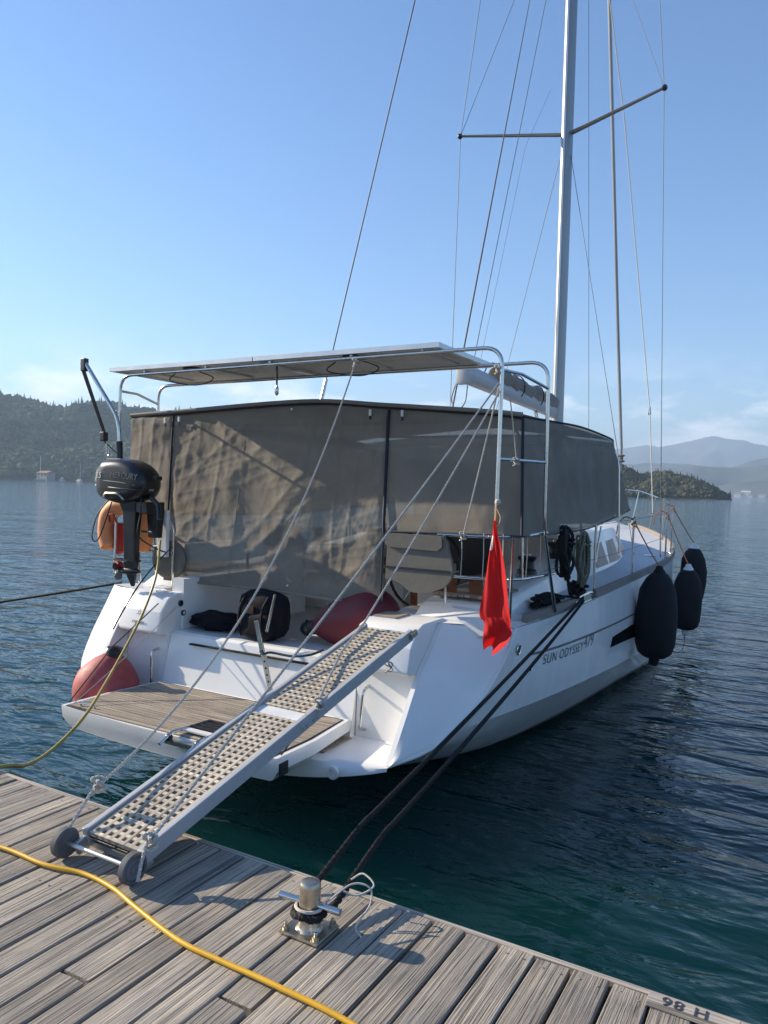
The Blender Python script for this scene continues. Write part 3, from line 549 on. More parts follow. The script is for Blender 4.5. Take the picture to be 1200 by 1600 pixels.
for t, (y, z) in enumerate(((.40, .0), (.405, .10), (.43, .175), (.50, .20), (1.12, .205))):
    rows.append([(x_, y+(.20*(abs(x_)/1.7)**3.2 if y < 1 else 0), z+(.165*(abs(x_)/1.66)**2.6 if t == 0 else .10*(abs(x_)/1.7)**2.6 if t == 1 else .03*(abs(x_)/1.7)**2.6 if t == 2 else 0)) for x_ in np.linspace(-1.70, 1.70, 41)])
part(ya, 'transom_step', lip.grid(rows), 'gelcoat', smooth=True, angle=50)
for k in range(9):
    part(ya, 'step_slat', G().box(.90, 1.13, .60+k*.047, .639+k*.047, .206, .214), 'teak_strip')
blk = G().prism_x([(1.03, .2), (1.16, .80), (1.20, .82), (1.28, .82), (1.28, .2)], -1.095, 1.095); part(ya, 'transom_bulkhead', blk, 'gelcoat')
part(ya, 'cockpit_sole', G().box(-1.30, 1.30, 1.29, 6.2, .70, .815), 'nonskid')
part(ya, 'step_joint', G().box(-.80, 1.05, 1.100, 1.135, .728, .742), 'caulk')
for s in (1, -1): part(ya, 'locker_side', G().box(s*1.24, s*1.085, 1.31, 3.1, .816, 1.18 if s > 0 else 1.32), 'gelcoat')
part(ya, 'quarter_top', G().grid([[(1.655, 1.485, 1.164), (1.95, 1.70, 1.15), (2.185, 1.93, 1.115)], [(1.655, 2.4, 1.18), (1.95, 2.4, 1.16), (2.25, 2.4, 1.135)]]), 'gelcoat')
# cabin front of the cockpit, companionway
part(ya, 'cabin_bulkhead', G().box(-1.3, 1.3, 5.9, 6.0, .816, 1.9), 'gelcoat'); part(ya, 'companionway', G().box(-.35, .35, 5.85, 5.897, .9, 1.85), 'smoke')
# side decks
for s in (1, -1):
    rows = []
    for i in range(0, len(HR)):
        p = HR[i][0]
        if p.y < 1.88: continue
        xi = min(1.25, p.x*.45) if p.y > 11 else 1.25
        rows.append([(s*p.x, p.y, p.z+.001), (s*(p.x*.5+xi*.5), p.y, p.z+.03), (s*xi*.55, p.y, p.z+.06), (0, p.y, p.z+.07)] if p.y > 6.05 else [(s*p.x, p.y, p.z+.001), (s*(p.x*.5+xi*.5), p.y, p.z+.02), (s*(xi+.06), p.y, p.z+.03), (s*(xi+.05), p.y, p.z+.03)])
    part(ya, 'side_deck', G().grid(rows), 'nonskid', smooth=True)
    # toe rail boards
    def rail(y0, y1):
        g = G(); rr = []
        for y in np.linspace(y0, y1, max(4, int((y1-y0)*3))):
            p = sheer(y); rr.append([(s*(p.x-.055), y, p.z+.0), (s*(p.x-.05), y, p.z+.09), (s*(p.x-.012), y, p.z+.09), (s*(p.x-.004), y, p.z-.01)])
        g.grid(rr); g.f += [(0, 1, 2, 3), tuple(range(len(g.v)-1, len(g.v)-5, -1))]; return g
    for a, c_ in ((2.15, 3.35), (4.12, 6.9), (6.92, 9.7), (9.72, 12.4), (12.42, 14.3)): part(ya, 'toe_rail', rail(a, c_), 'teak_trim')
    ck = G(); p = sheer(3.75)
    ck.tube([(s*(p.x-.03), 3.50, p.z+.075), (s*(p.x-.03), 3.6, p.z+.085), (s*(p.x-.03), 3.9, p.z+.085), (s*(p.x-.03), 4.0, p.z+.075)], .017, 8); ck.box(s*(p.x-.055), s*(p.x-.005), 3.62, 3.88, p.z, p.z+.08)
    part(ya, 'cleat', ck, 'steel'); part(ya, 'fairlead', G().box(s*(p.x-.09), s*(p.x+.006), 3.37, 4.10, p.z+.004, p.z+.016, .004), 'steel')
# coachroof
rows = []
for y, xb, xt, zt in ((5.6, 1.74, 1.58, 1.66), (6.6, 1.74, 1.56, 1.70), (8, 1.66, 1.46, 1.72), (9.5, 1.44, 1.22, 1.68), (10.8, 1.14, .93, 1.58), (11.7, .80, .60, 1.45), (12.1, .5, .4, 1.36)):
    rows.append([Vector((s_*a_, y, z_)) for s_, a_, z_ in ((1, xb, 1.13), (1, xt, zt-.06), (1, xt-.05, zt), (1, xt*.5, zt+.06), (1, 0, zt+.08), (-1, xt*.5, zt+.06), (-1, xt-.05, zt), (-1, xt, zt-.06), (-1, xb, 1.13))])
R2 = [[r[j] for r in rows] for j in range(9)]; R2 = [spline(r, 4) for r in R2]
part(ya, 'coachroof', G().grid(R2), 'gelcoat', smooth=True, angle=30)
for s in (1, -1):
    cw = []
    for y in np.linspace(6.45, 10.4, 12):
        xb = np.interp(y, [5.6, 6.6, 8, 9.5, 10.8], [1.74, 1.74, 1.66, 1.44, 1.14]); xt = np.interp(y, [5.6, 6.6, 8, 9.5, 10.8], [1.58, 1.56, 1.46, 1.22, .93]); zt = np.interp(y, [5.6, 6.6, 8, 9.5, 10.8], [1.60, 1.64, 1.66, 1.62, 1.52])
        def on(z): t = (z-1.13)/(zt-1.13); return (s*(xb+(xt-xb)*t+.012), y+.0, z)
        k = min(1., (10.5-y)/1.2); cw.append([on(1.24+.06*(1-k)), on(1.27+.29*k)])
    part(ya, 'cabin_window', G().grid(cw), 'smoke')
for sx_ in (1.70, -1.70):
    for yy_ in (4.55, 3.55):
        zz = 1.40+.1*(yy_-3.5)
        g = G().lathe([(.11, 0), (.105, .04), (.08, .06), (.075, .13), (.095, .16), (.10, .19), (.05, .2), (.03, .205), (.001, .206)], (sx_, yy_, zz), n=24); wi = part(ya, 'winch', g, 'black_plastic')
        part(wi, 'winch_cap', G().lathe([(.045, .2), (.045, .215), (.02, .222), (.001, .222)], (sx_, yy_, zz), n=16), 'steel')

# swim platform: white shell, teak strips let into the top
sw = thing('swim_platform', 'fold-down swim platform with teak strips at the yacht stern', 'platform', (0, .5, WATER))
def plat_aft(x): return -.085+.05*(x/1.15)**2
xs_ = np.linspace(-1.16, 1.16, 25)
top = [(x_, plat_aft(x_)) for x_ in xs_]+[(1.16, .45), (1.09, 1.03), (-1.09, 1.03), (-1.16, .45)]
bot = [(x_*.95, plat_aft(x_)+.035) for x_ in xs_]+[(1.08, .45), (1.05, 1.02), (-1.05, 1.02), (-1.08, .45)]
def ring(pl, z, k=1., dy=0.): return [(x_*k, y+dy, z) for x_, y in pl]
nT = len(top); g = G(); R_ = [ring(top, .352), ring(top, .336, 1.004), ring(top, .25, 1.0, .01), ring(bot, .175), ring(bot, .165, .97)]
g.add([p for r in R_ for p in r], [(i*nT+j, i*nT+(j+1) % nT, (i+1)*nT+(j+1) % nT, (i+1)*nT+j) for i in range(4) for j in range(nT)]+[tuple(range(nT)), tuple(reversed(range(4*nT, 5*nT)))])
for i, v in enumerate(g.v):
    if v[1] > .9: g.v[i] = (v[0], v[1], max(v[2], .26))
shell = part(sw, 'shell', g, 'gelcoat', smooth=True, angle=38)
part(sw, 'caulking', G().add([(x_*.965, max(y, -.06)+.0, .3545) for x_, y in top[:25]]+[(1.12, .45, .3545), (1.055, 1.0, .3545), (-1.055, 1.0, .3545), (-1.12, .45, .3545)], [tuple(range(29))]), 'caulk')
y = -.055; k = 0
while y < .97:
    hw = 1.105-.06*max(0, (y-.4)/.6); y1 = y+.0405
    if y < -.02: hw = .80
    part(sw, 'teak_strip', G().box(-hw, hw, y, y1, .353, .3605), 'teak_strip'); y += .0468
for s in (1, -1):
    part(sw, 'hinge_bracket', G().box(s*1.162, s*1.172, -.01, .09, .215, .31, .003), 'black_plastic')
    part(sw, 'lift_line', G().tube([(s*1.15, .03, .36), (s*1.22, .55, .75), (s*1.16, 1.05, 1.10)], .006, 6), 'black_rope')
    part(sw, 'deck_cleat', G().tube(bend([(s*.98, .02, .36), (s*.98, .02, .385), (s*.82, .03, .385), (s*.82, .03, .36)], .02), .008, 8), 'steel')
# platform ladder, folded
ld = thing('boarding_ladder', 'folded steel boarding ladder with black treads on the swim platform', 'ladder', (.4, -.1, .36))
for x_ in (.22, .52): 
    part(ld, 'rail', G().tube([(x_-.02, -.22, .325), (x_-.01, -.10, .385), (x_+.04, .26, .390)], .013, 10), 'steel')
    part(ld, 'roller', G().lathe([(.024, -.02), (.028, -.012), (.028, .012), (.024, .02)], (x_-.02, -.125, .352), (1, 0, 0), 16), 'black_plastic')
for k in range(4): part(ld, 'tread', G().box(.235+.02*k*.5, .545+.01*k, .06+k*.055, .098+k*.055, .376, .402, .006), 'black_plastic')
part(ld, 'tread', G().box(.23, .53, -.02, .035, .378, .398, .006), 'white_plastic')
part(ld, 'mount', G().box(.16, .60, -.135, -.090, .30, .335, .004), 'steel')

# rig
mast = part(ya, 'mast', G().add(*(lambda n: ([( .105*math.cos(2*PI*j/n)*k, 9.82+.16*math.sin(2*PI*j/n)*k, z) for z, k in ((1.7, 1), (8, 1), (15, .97), (19.2, .85)) for j in range(n)], [(i*n+j, i*n+(j+1) % n, (i+1)*n+(j+1) % n, (i+1)*n+j) for i in range(3) for j in range(n)]+[tuple(range(3*n, 4*n))]))(28)), 'mastalu', smooth=True)
part(mast, 'mast_track', G().box(-.018, .018, 9.64, 9.665, 2.5, 19), 'alu')
SPT = {1: Vector((1.80, 9.32, 9.13)), -1: Vector((-1.80, 9.02, 8.93))}
for s in (1, -1):
    t = SPT[s]; a = Vector((s*.07, 9.80, 8.92)); g = G(); d = (t-a); n_ = 12; sec = []
    for q in range(7):
        f = q/6; c_ = a+d*f; r_ = .055*(1-.4*f); sec.append([(c_.x, c_.y+r_*1.35*math.cos(2*PI*j/n_), c_.z+r_*.5*math.sin(2*PI*j/n_)) for j in range(n_+1)])
    part(mast, 'spreader', g.grid(sec), 'mastalu', smooth=True)
    part(mast, 'spreader_tip', G().lathe([(.03, -.03), (.05, -.01), (.05, .03), (.03, .05)], t, (s, -.2, 0), 12), 'black_plastic')
    t3 = Vector((s*1.35, 9.5, 14.2)); part(mast, 'upper_spreader', G().tube([(s*.07, 9.8, 14.1), t3], [.05, .03], 8), 'mastalu')
    part(ya, 'cap_shroud', G().tube([(s*2.03, 9.35, 1.2), t, t3, (s*.05, 9.8, 18.9)], .006, 6), 'wire')
    part(ya, 'diagonal_shroud', G().tube([t, (s*.08, 9.8, 14.0)], .005, 6), 'wire'); part(ya, 'lower_shroud', G().tube([(s*1.62, 9.25, 1.2), (s*.09, 9.78, 8.55)], .0055, 6), 'wire')
    part(ya, 'turnbuckle', G().tube([(s*2.03, 9.35, 1.2), (s*2.03+(t.x-s*2.03)*.05, 9.35+(t.y-9.35)*.05, 1.2+7.8*.05)], .014, 8), 'steel')
    part(ya, 'chainplate', G().lathe([(.10, 0), (.10, .012), (.04, .03), (.001, .032)], (s*1.86, 9.3, 1.23), n=16), 'steel')
part(ya, 'backstay', G().tube([(-.9, 3.0, 2.3), (0, 3.97, 8.52), (.35, 4.35, 10.9)], .008, 6), 'wire')
part(ya, 'backstay_tensioner', G().tube([(-.9, 3.0, 2.3), (-.72, 3.2, 3.55)], .022, 8), 'alu')
part(ya, 'topping_lift', G().tube([(.4, 4.93, 3.95), (0, 8.41, 10.59), (-.03, 9.65, 12.95)], .0055, 6), 'wire')
part(ya, 'boom_preventer', G().tube([(.3, 4.5, 3.2), (.2, 5.63, 5.75), (0, 7.64, 10.17), (0, 9.1, 13.4)], [.012, .012, .006, .006], 6), 'wire')
part(ya, 'forestay', G().tube([(0, 14.75, 1.7), (0, 15.02, 3.4), (0, 14.17, 6.37), (0, 12.42, 12.8), (0, 10.1, 19)], .038, 10), 'mastalu')
part(ya, 'furling_drum', G().lathe([(.05, 0), (.10, .02), (.10, .04), (.06, .06), (.06, .14), (.10, .16), (.10, .18), (.04, .2)], (0, 15.0, 3.05), n=16), 'teak_trim')
part(ya, 'halyard', G().tube([(.2, 11.28, 1.9), (.2, 11.257, 3.776), (.2, 10.227, 11.535)], .005, 5), 'wire')
part(ya, 'spinnaker_halyard', G().tube([(1.32, 12.3, 1.9), (1.0, 13.2, 4.16), (.6, 11.59, 9.9), (.2, 10.2, 14)], .011, 6), 'white_rope')
part(ya, 'halyard_shackle', G().lathe([(.02, -.08), (.035, -.04), (.03, .05), (.015, .1)], (1.0, 13.2, 4.1), n=8), 'steel')
part(ya, 'lazy_jack', G().tube([(-.15, 6.3, 3.9), (-.35, 8.6, 8.3), (-.2, 9.4, 9.6)], .003, 4), 'wire')
# boom, mainsail stack and end cap
def oval(c, w_, h_, n=16): return [Vector((c[0]+w_*math.cos(2*PI*j/n), c[1], c[2]+h_*math.sin(2*PI*j/n))) for j in range(n+1)]
bm_ = part(ya, 'boom', G().grid([oval((.36-.38*t, 4.75+4.85*t, 3.78), .08, .13) for t in np.linspace(0, 1, 8)]), 'beam_grey', smooth=True)
part(bm_, 'boom_end', G().box(.27, .455, 4.66, 4.76, 3.63, 3.93, .045), 'beam_grey', smooth=True)
sg = []
for t in np.linspace(.26, 1, 30):
    c_ = (.36-.38*t, 4.75+4.85*t, 3.93+.05*nse(t*9, 3)); sg.append(oval((c_[0]+.03*nse(t*17, 2), c_[1], c_[2]), .115+.07*nse(t*23), .12+.08*nse(t*19, 7)))
part(bm_, 'mainsail_cover', G().grid(sg), 'canvas_roof', smooth=True, angle=80)
for t in (.24, .5, .75): part(bm_, 'sail_tie', G().tube([p+Vector((0, 0, .08)) for p in oval((.36-.38*t, 4.75+4.85*t, 3.83), .13, .185)], .009, 6), 'black_rope')
part(bm_, 'reef_line', G().tube(spline([(.28, 4.70, 3.68), (.22, 4.68, 3.45), (.30, 4.66, 3.3), (.40, 4.7, 3.4), (.42, 4.72, 3.62)], 6), .007, 6), 'thin_dark')
part(bm_, 'boom_vang', G().tube([(0.0, 9.5, 2.2), (.1, 8.3, 3.64)], .03, 8), 'alu')

# ------------------------------------------------------------------ stern arch, rails
ar = thing('stern_arch', 'polished steel tube arch over the yacht stern', 'arch', (0, 1.7, 1.1))
hoopA = bend([(-2.10, 1.33, 1.30), (-2.10, 1.35, 3.36), (-1.95, 1.37, 3.40), (1.95, 1.37, 3.40), (2.21, 1.35, 3.36), (2.19, 1.33, 1.25)], .16, 7)
hoopA = bend([(-2.08, 1.30, 1.30), (-2.10, 1.36, 3.40), (2.215, 1.36, 3.42), (2.20, 1.34, 1.22)], .17, 8)
hoopB = bend([(-2.28, 2.10, 1.25), (-2.30, 2.08, 3.39), (2.345, 2.10, 3.41), (2.34, 2.14, 1.95), (2.28, 2.72, 1.17)], .17, 8)
for h_ in (hoopA, hoopB): part(ar, 'hoop', G().tube(h_, .0165, 12), 'steel')
for s, xa, xb in ((1, 2.213, 2.345), (-1, -2.10, -2.30)):
    part(ar, 'side_brace', G().tube([(xa, 1.36, 3.24), (xa+(xb-xa)*.4, 1.66, 3.245), (xb, 2.09, 3.18)], .0135, 10), 'steel')
    if s > 0: part(ar, 'side_brace', G().tube([(xa, 1.36, 2.54), (xb, 2.10, 2.545)], .0135, 10), 'steel')
for x_ in (-1.75, -.9, -.1, .8, 1.5): part(ar, 'panel_bearer', G().tube([(x_, 1.36, 3.432), (x_, 2.10, 3.432)], .013, 8), 'alu')
for k, (x0, x1) in enumerate(((-2.24, -.285), (-.275, 1.67))):
    sp_ = thing('solar_panel', ('left' if k == 0 else 'right')+' solar panel of the pair on top of the stern arch', 'solar panel', ((x0+x1)/2, 1.9, 3.45), 'solar panels on the arch')
    fr = G()
    for a in ((x0, x1, 1.33, 1.365, 3.448, 3.49), (x0, x1, 2.435, 2.47, 3.448, 3.49), (x0, x0+.035, 1.366, 2.434, 3.448, 3.49), (x1-.035, x1, 1.366, 2.434, 3.448, 3.49)):
        part(sp_, 'frame_bar', G().box(*a), 'alu')
    part(sp_, 'backsheet', G().box(x0+.036, x1-.036, 1.367, 2.433, 3.474, 3.480), 'panelback'); part(sp_, 'cell_glass', G().box(x0+.036, x1-.036, 1.367, 2.433, 3.482, 3.488), 'panelface')
    part(sp_, 'junction_box', G().box(.5*(x0+x1)-.08, .5*(x0+x1)+.06, 1.5, 1.62, 3.452, 3.4735, .004), 'black_plastic')
    part(sp_, 'lead', G().tube(spline([(.5*(x0+x1), 1.56, 3.455), (.5*(x0+x1)+.25, 1.6, 3.36), (.5*(x0+x1)+.12, 1.5, 3.28), (.5*(x0+x1)-.2, 1.45, 3.33), (.5*(x0+x1)-.1, 1.42, 3.40)], 6), .006, 6), 'thin_dark')
hk = thing('snap_hook_strop', 'short chain strop with snap hook hanging from the arch', 'hook', (-.02, 1.37, 3.1))
part(hk, 'strop', G().tube([(-.02, 1.37, 3.40), (-.015, 1.37, 3.22)], .009, 8), 'black_rope'); part(hk, 'snap_hook', G().lathe([(.008, -.02), (.02, 0), (.018, .05), (.006, .08)], (-.015, 1.37, 3.14), n=10), 'steel')
pr = thing('stern_rail', 'steel tube stern rail around the starboard quarter', 'railing', (2.0, 2.2, 1.2))
up = bend([(1.60, 1.55, 1.905), (2.02, 1.60, 1.905), (2.26, 1.80, 1.91), (2.32, 2.28, 1.93)], .2, 6); lo = bend([(1.72, 1.56, 1.56), (2.02, 1.62, 1.555), (2.24, 1.82, 1.545), (2.29, 2.62, 1.535)], .2, 6)
part(pr, 'rail', G().tube(up, .0135, 10), 'steel'); part(pr, 'rail', G().tube(lo, .0125, 10), 'steel')
for p0, p1 in (((2.24, 1.66, 1.91), (2.16, 1.84, 1.14)), ((1.66, 1.55, 1.90), (1.60, 1.75, 1.3))): part(pr, 'post', G().tube([p0, p1], .0135, 10), 'steel')
for k, y_ in enumerate((1.58, 1.62, 1.70, 1.9, 2.15)):
    x_ = (1.82, 2.0, 2.14, 2.28, 2.31)[k]; part(pr, 'lashing', G().tube([(x_, y_-.012, 1.93), (x_+.004, y_-.014, 1.75), (x_-.004, y_-.01, 1.55)], .004, 5), 'white_rope')
pp = thing('stern_rail', 'steel tube stern rail behind the outboard motor at left', 'railing', (-1.9, 1.5, 1.2))
part(pp, 'rail', G().tube(bend([(-1.35, 1.42, 1.16), (-1.33, 1.40, 1.90), (-1.9, 1.44, 1.92), (-2.26, 1.8, 1.92), (-2.3, 3.4, 1.92)], .15, 6), .0135, 10), 'steel')
part(pp, 'rail', G().tube(bend([(-1.34, 1.42, 1.55), (-1.9, 1.46, 1.56), (-2.24, 1.82, 1.55), (-2.28, 3.4, 1.55)], .15, 6), .0125, 10), 'steel')
for x_, y_ in ((-1.9, 1.44), (-2.26, 2.0)): part(pp, 'post', G().tube([(x_, y_, 1.92), (x_, y_+.05, 1.18)], .0135, 10), 'steel')
# guard rail stanchions and wires
tops = {}
for s in (1, -1):
    for k, y_ in enumerate((4.22, 6.15, 8.7, 9.95, 12.2)):
        p = sheer(y_); x_ = s*(p.x-.07); a = Vector((x_, y_, p.z+.02)); b_ = Vector((x_+s*.01, y_-.02, p.z+.80+(.06 if k > 2 else 0))); tops[(s, k)] = b_
        lb = ('nearest', 'second', 'third', 'fourth', 'foremost')[k]
        st_ = thing('stanchion', f'{lb} steel guard rail stanchion on the {"starboard" if s > 0 else "port"} deck edge', 'stanchion', a, 'guard rail stanchions')
        part(st_, 'tube', G().tube([a, b_], .0135, 10), 'steel'); part(st_, 'socket', G().lathe([(.032, 0), (.03, .015), (.018, .03), (.018, .09)], a, n=12), 'steel')
        if k == 0: part(st_, 'brace', G().tube([a+Vector((0, .03, .35)), b_+Vector((0, .22, -.02))], .011, 8), 'steel')
    for dz in (0, -.38):
        pts = [Vector((s*2.30, 2.3, 1.93+dz*.9))]+[tops[(s, k)]+Vector((0, 0, dz)) for k in range(5)]+[Vector((s*1.0, 13.3, 2.25+dz))]
        ob = solo('guard_wire', ('upper' if dz == 0 else 'lower')+(' starboard' if s > 0 else ' port')+' guard rail wire strung through the stanchions', 'wire', G().tube(pts, .0035, 5), 'wire', pts[0], 'guard rail wires')
pu = thing('bow_pulpit', 'steel tube pulpit at the yacht bow', 'railing', (0, 14.3, 1.5))
part(pu, 'rail', G().tube(bend([(1.25, 13.2, 2.22), (.62, 14.3, 2.36), (.1, 14.95, 2.38), (-.1, 14.95, 2.38), (-.62, 14.3, 2.36), (-1.25, 13.2, 2.22)], .2), .0135, 10), 'steel')
for s in (1, -1):
    part(pu, 'leg', G().tube([(s*1.2, 13.2, 2.23), (s*1.08, 13.25, 1.44)], .0135, 8), 'steel'); part(pu, 'leg', G().tube([(s*.62, 14.3, 2.36), (s*.48, 14.2, 1.52)], .0135, 8), 'steel')

# ------------------------------------------------------------------ cockpit enclosure (canvas tent)
te = thing('cockpit_tent', 'grey-brown canvas cockpit enclosure wrapped around the yacht stern', 'tent', (0, 3.5, 1.2))
def pan(top, bot, nu, nv, wr, nrm, seed, fold=0., lock=.06):
    T = spline(top, max(2, nu//(len(top)-1))); n = len(T)-1; Bs = spline(bot, max(2, nu//(len(bot)-1)))
    B = [Bs[min(len(Bs)-1, int(round(i*(len(Bs)-1)/n)))] for i in range(n+1)]; N = Vector(nrm).normalized(); rows = []
    for j in range(nv+1):
        t = j/nv; r = []
        for i in range(n+1):
            p = T[i].lerp(B[i], t); u = i/n; e_ = min(1, t/lock)*min(1, .35+min(u, 1-u)/.05)
            q = Vector((p.x*1.0+p.y*.7, p.z, seed))
            d = mn.fractal(Vector((q.x*1.4+q.y*.55, q.y*.75-q.x*.35, seed)), 1., 2., 4)*wr
            for ang, fr, st_, am in ((.6, 3.2, .45, .34), (-.75, 3.6, .5, .28), (1.45, 4.5, .4, .22), (.25, 9.0, 1.2, .14), (-.45, 15.0, 2.2, .09), (1.2, 21.0, 2.4, .06)):
                a1 = q.x*math.cos(ang)+q.y*math.sin(ang); a2 = -q.x*math.sin(ang)+q.y*math.cos(ang)
                d += wr*am*(1-min(1, abs(mn.noise(Vector((a1*st_, a2*fr, seed+ang*9))))*3.2))**2
            d += fold*math.sin(q.x*(7+2*nse(q.y*.6, seed))+2.2*nse(q.x*1.5, q.y*.5, seed))*t**1.6
            r.append(p+N*d*e_)
        rows.append(r)
    return G().grid(rows)
tz = 3.02
aft_t = [(-1.75, 1.80, 3.04), (-1.05, 1.85, 3.085), (-.1, 1.92, 3.115), (.45, 1.97, 3.10), (.83, 2.01, 3.06)]
aft_b = [(-1.56, 1.52, 1.25), (-.85, 1.52, 1.255), (-.1, 1.50, 1.26), (.5, 1.51, 1.245), (1.085, 1.54, 1.23)]
def lean(x, z): t_ = (3.05-z)/1.82; return 1.80+.21*(x+1.75)/2.58*(1-t_)-.28*t_     # the aft face slopes outward to its hem
cu = part(te, 'aft_curtain', pan(aft_t, aft_b, 200, 120, .033, (.0, -1, .25), 1.3, .010), 'canvas_mesh', smooth=True, angle=80)
part(te, 'hem', G().tube([p+Vector((0, -.012, .012)) for p in spline(aft_b, 8)], .012, 6), 'canvas_solid')
part(te, 'port_corner_panel', pan([(-1.76, 1.80, 3.04), (-2.1, 1.79, 3.03), (-2.42, 1.80, 3.02)], [(-1.685, 1.66, 1.95), (-2.05, 1.72, 2.15), (-2.43, 1.80, 2.42)], 40, 40, .03, (0, -1, .2), 5.1), 'canvas_mesh', smooth=True, angle=80)
part(te, 'starboard_aft_panel', pan([(.80, 2.015, 3.06), (1.4, 2.01, 3.02), (1.85, 2.0, 2.97), (2.155, 2.01, 2.935)], [(.97, 1.70, 1.895), (1.45, 1.69, 1.905), (2.0, 1.70, 1.915), (2.265, 1.77, 1.915)], 60, 40, .014, (0, -1, .2), 9.7), 'canvas_mesh', smooth=True, angle=80)
SD_T = [(2.16, 2.015, 2.935), (2.17, 2.8, 2.96), (2.12, 4.0, 3.00), (2.03, 5.6, 2.99), (1.95, 6.1, 2.97)]; SD_B = [(2.27, 1.775, 1.915), (2.25, 2.6, 1.90), (2.14, 4.2, 1.885), (2.02, 5.8, 1.95), (1.94, 7.3, 2.05)]
for s in (1, -1):
    f_ = lambda L_: [(s*a if s > 0 or c_ > 2.05 else -2.42, c_ if s > 0 or c_ > 2.05 else 1.81, d_) for a, c_, d_ in L_]
    part(te, ('starboard' if s > 0 else 'port')+'_side_panel', pan(f_(SD_T), f_(SD_B), 90, 36, .028 if s > 0 else .02, (s, 0, 0), 3.3+s), 'canvas_mesh' if s > 0 else 'canvas_solid', smooth=True, angle=80)
    part(te, 'edge_piping', G().tube(spline(f_(SD_T), 8), .011, 6), 'navy'); part(te, 'edge_piping', G().tube(spline(f_(SD_B), 8), .008, 6), 'navy')
# roof with a crown and a rolled edge, windscreen in front
edge = [(-2.43, 1.81, 3.035), (-1.75, 1.785, 3.055), (-.1, 1.90, 3.13), (.83, 1.99, 3.075), (1.85, 1.985, 2.99), (2.165, 2.0, 2.955)]
E0 = spline(edge, 8); rows = []
for t in np.linspace(0, 1, 26):
    row = []
    for i, p in enumerate(E0):
        u = i/(len(E0)-1)*2-1; hw = np.interp(t, [0, .18, .55, .9, 1], [1, 1, .97, .92, .89]); x_ = p.x*hw; y_ = p.y+(6.1-p.y)*t
        z_ = p.z+(2.99-p.z)*t*abs(u)+.07*(1-u*u)*math.sin(min(1, t*3)*PI/2)+.012*mn.fractal(Vector((x_*1.3, y_*.8, 2)), 1, 2, 3)*min(1, t*8)
        row.append((x_, y_, z_))
    rows.append(row)
part(te, 'roof', G().grid(rows), 'canvas_roof', smooth=True, angle=80)
part(te, 'roof_edge', G().tube([p+Vector((0, -.014, -.004)) for p in E0], .019, 8), 'canvas_roof'); part(te, 'roof_piping', G().tube([p+Vector((0, -.010, -.034)) for p in E0], .010, 6), 'navy')
part(te, 'windscreen', pan([(-1.95, 6.1, 2.97), (-1, 6.12, 3.07), (0, 6.12, 3.1), (1, 6.12, 3.07), (1.95, 6.1, 2.97)], [(-1.94, 7.3, 2.05), (-1.1, 7.4, 1.8), (0, 7.5, 1.82), (1.1, 7.4, 1.8), (1.94, 7.3, 2.05)], 40, 16, .01, (0, 1, 0), 2.2), 'canvas_mesh', smooth=True, angle=80)
def tape(name, x0, x1, z0, z1, r, m, off=.03):
    part(te, name, G().tube([(x0+(x1-x0)*t, lean(x0+(x1-x0)*t, z0+(z1-z0)*t)-off*(1 if .04 < t < .96 else .6), z0+(z1-z0)*t) for t in np.linspace(0, 1, 14)], r, 6), m)
tape('seam_tape', -1.745, -1.56, 3.02, 1.25, .012, 'navy', .02); tape('seam_tape', .845, .995, 3.02, 1.88, .015, 'navy', .03); tape('zip_tape', 1.0, 1.085, 1.87, 1.26, .009, 'navy', .03)
part(te, 'seam_tape', G().tube([(2.165, 2.0, 2.93), (2.275, 1.76, 1.91)], .013, 6), 'navy'); part(te, 'hem_tape', G().tube([(.99, 1.685, 1.895), (1.45, 1.675, 1.905), (2.0, 1.685, 1.915), (2.265, 1.755, 1.915)], .011, 6), 'navy')
for x_, z_ in ((-1.83, 2.955), (-1.64, 2.97), (-.22, 3.03), (.66, 3.0), (1.0, 2.985), (1.98, 2.88)):
    y_ = lean(min(x_, .9), z_)-.035; part(te, 'clip', G().box(x_-.013, x_+.013, y_-.012, y_+.004, z_-.03, z_+.03, .004), 'white_plastic'); part(te, 'clip_strap', G().box(x_-.008, x_+.008, y_-.006, y_+.002, z_-.065, z_-.031), 'navy')
for x_ in (-.75, .15): tape('stitched_seam', x_, x_+.07, 3.04, 1.28, .004, 'cushion', .032)
for k in range(3):
    fy = (2.3, 4.2, 6.0)[k]; part(te, 'frame_bow', G().tube(bend([(-2.1, fy, 1.5), (-2.05, fy, 2.93), (2.05, fy, 2.93), (2.1, fy, 1.5)], .3), .0125, 8), 'steel')
hb = thing('rail_pouch', 'grey canvas pouch with rounded flap hung on the starboard stern rail', 'pouch', (1.42, 1.54, 1.45))
def shape(pts, y0, y1, m_=6): return G().add([(x_, y0, z_) for x_, z_ in pts]+[(x_, y1, z_) for x_, z_ in pts], [tuple(range(len(pts))), tuple(reversed(range(len(pts), 2*len(pts))))]+[(i, (i+1) % len(pts), len(pts)+(i+1) % len(pts), len(pts)+i) for i in range(len(pts))])
o_ = spline([(1.13, 0, 1.88), (1.64, 0, 1.88), (1.72, 0, 1.76), (1.76, 0, 1.58), (1.68, 0, 1.46), (1.5, 0, 1.40), (1.36, 0, 1.40), (1.24, 0, 1.47), (1.11, 0, 1.49)], 5)
part(hb, 'body', shape([(p.x, p.z) for p in o_], 1.525, 1.565), 'cushion'); part(hb, 'flap', shape([(1.12, 1.895), (1.66, 1.895), (1.665, 1.80), (1.62, 1.765), (1.14, 1.775), (1.11, 1.80)], 1.505, 1.523), 'cushion'); part(hb, 'binding', G().box(1.12, 1.735, 1.517, 1.5235, 1.585, 1.605), 'navy')

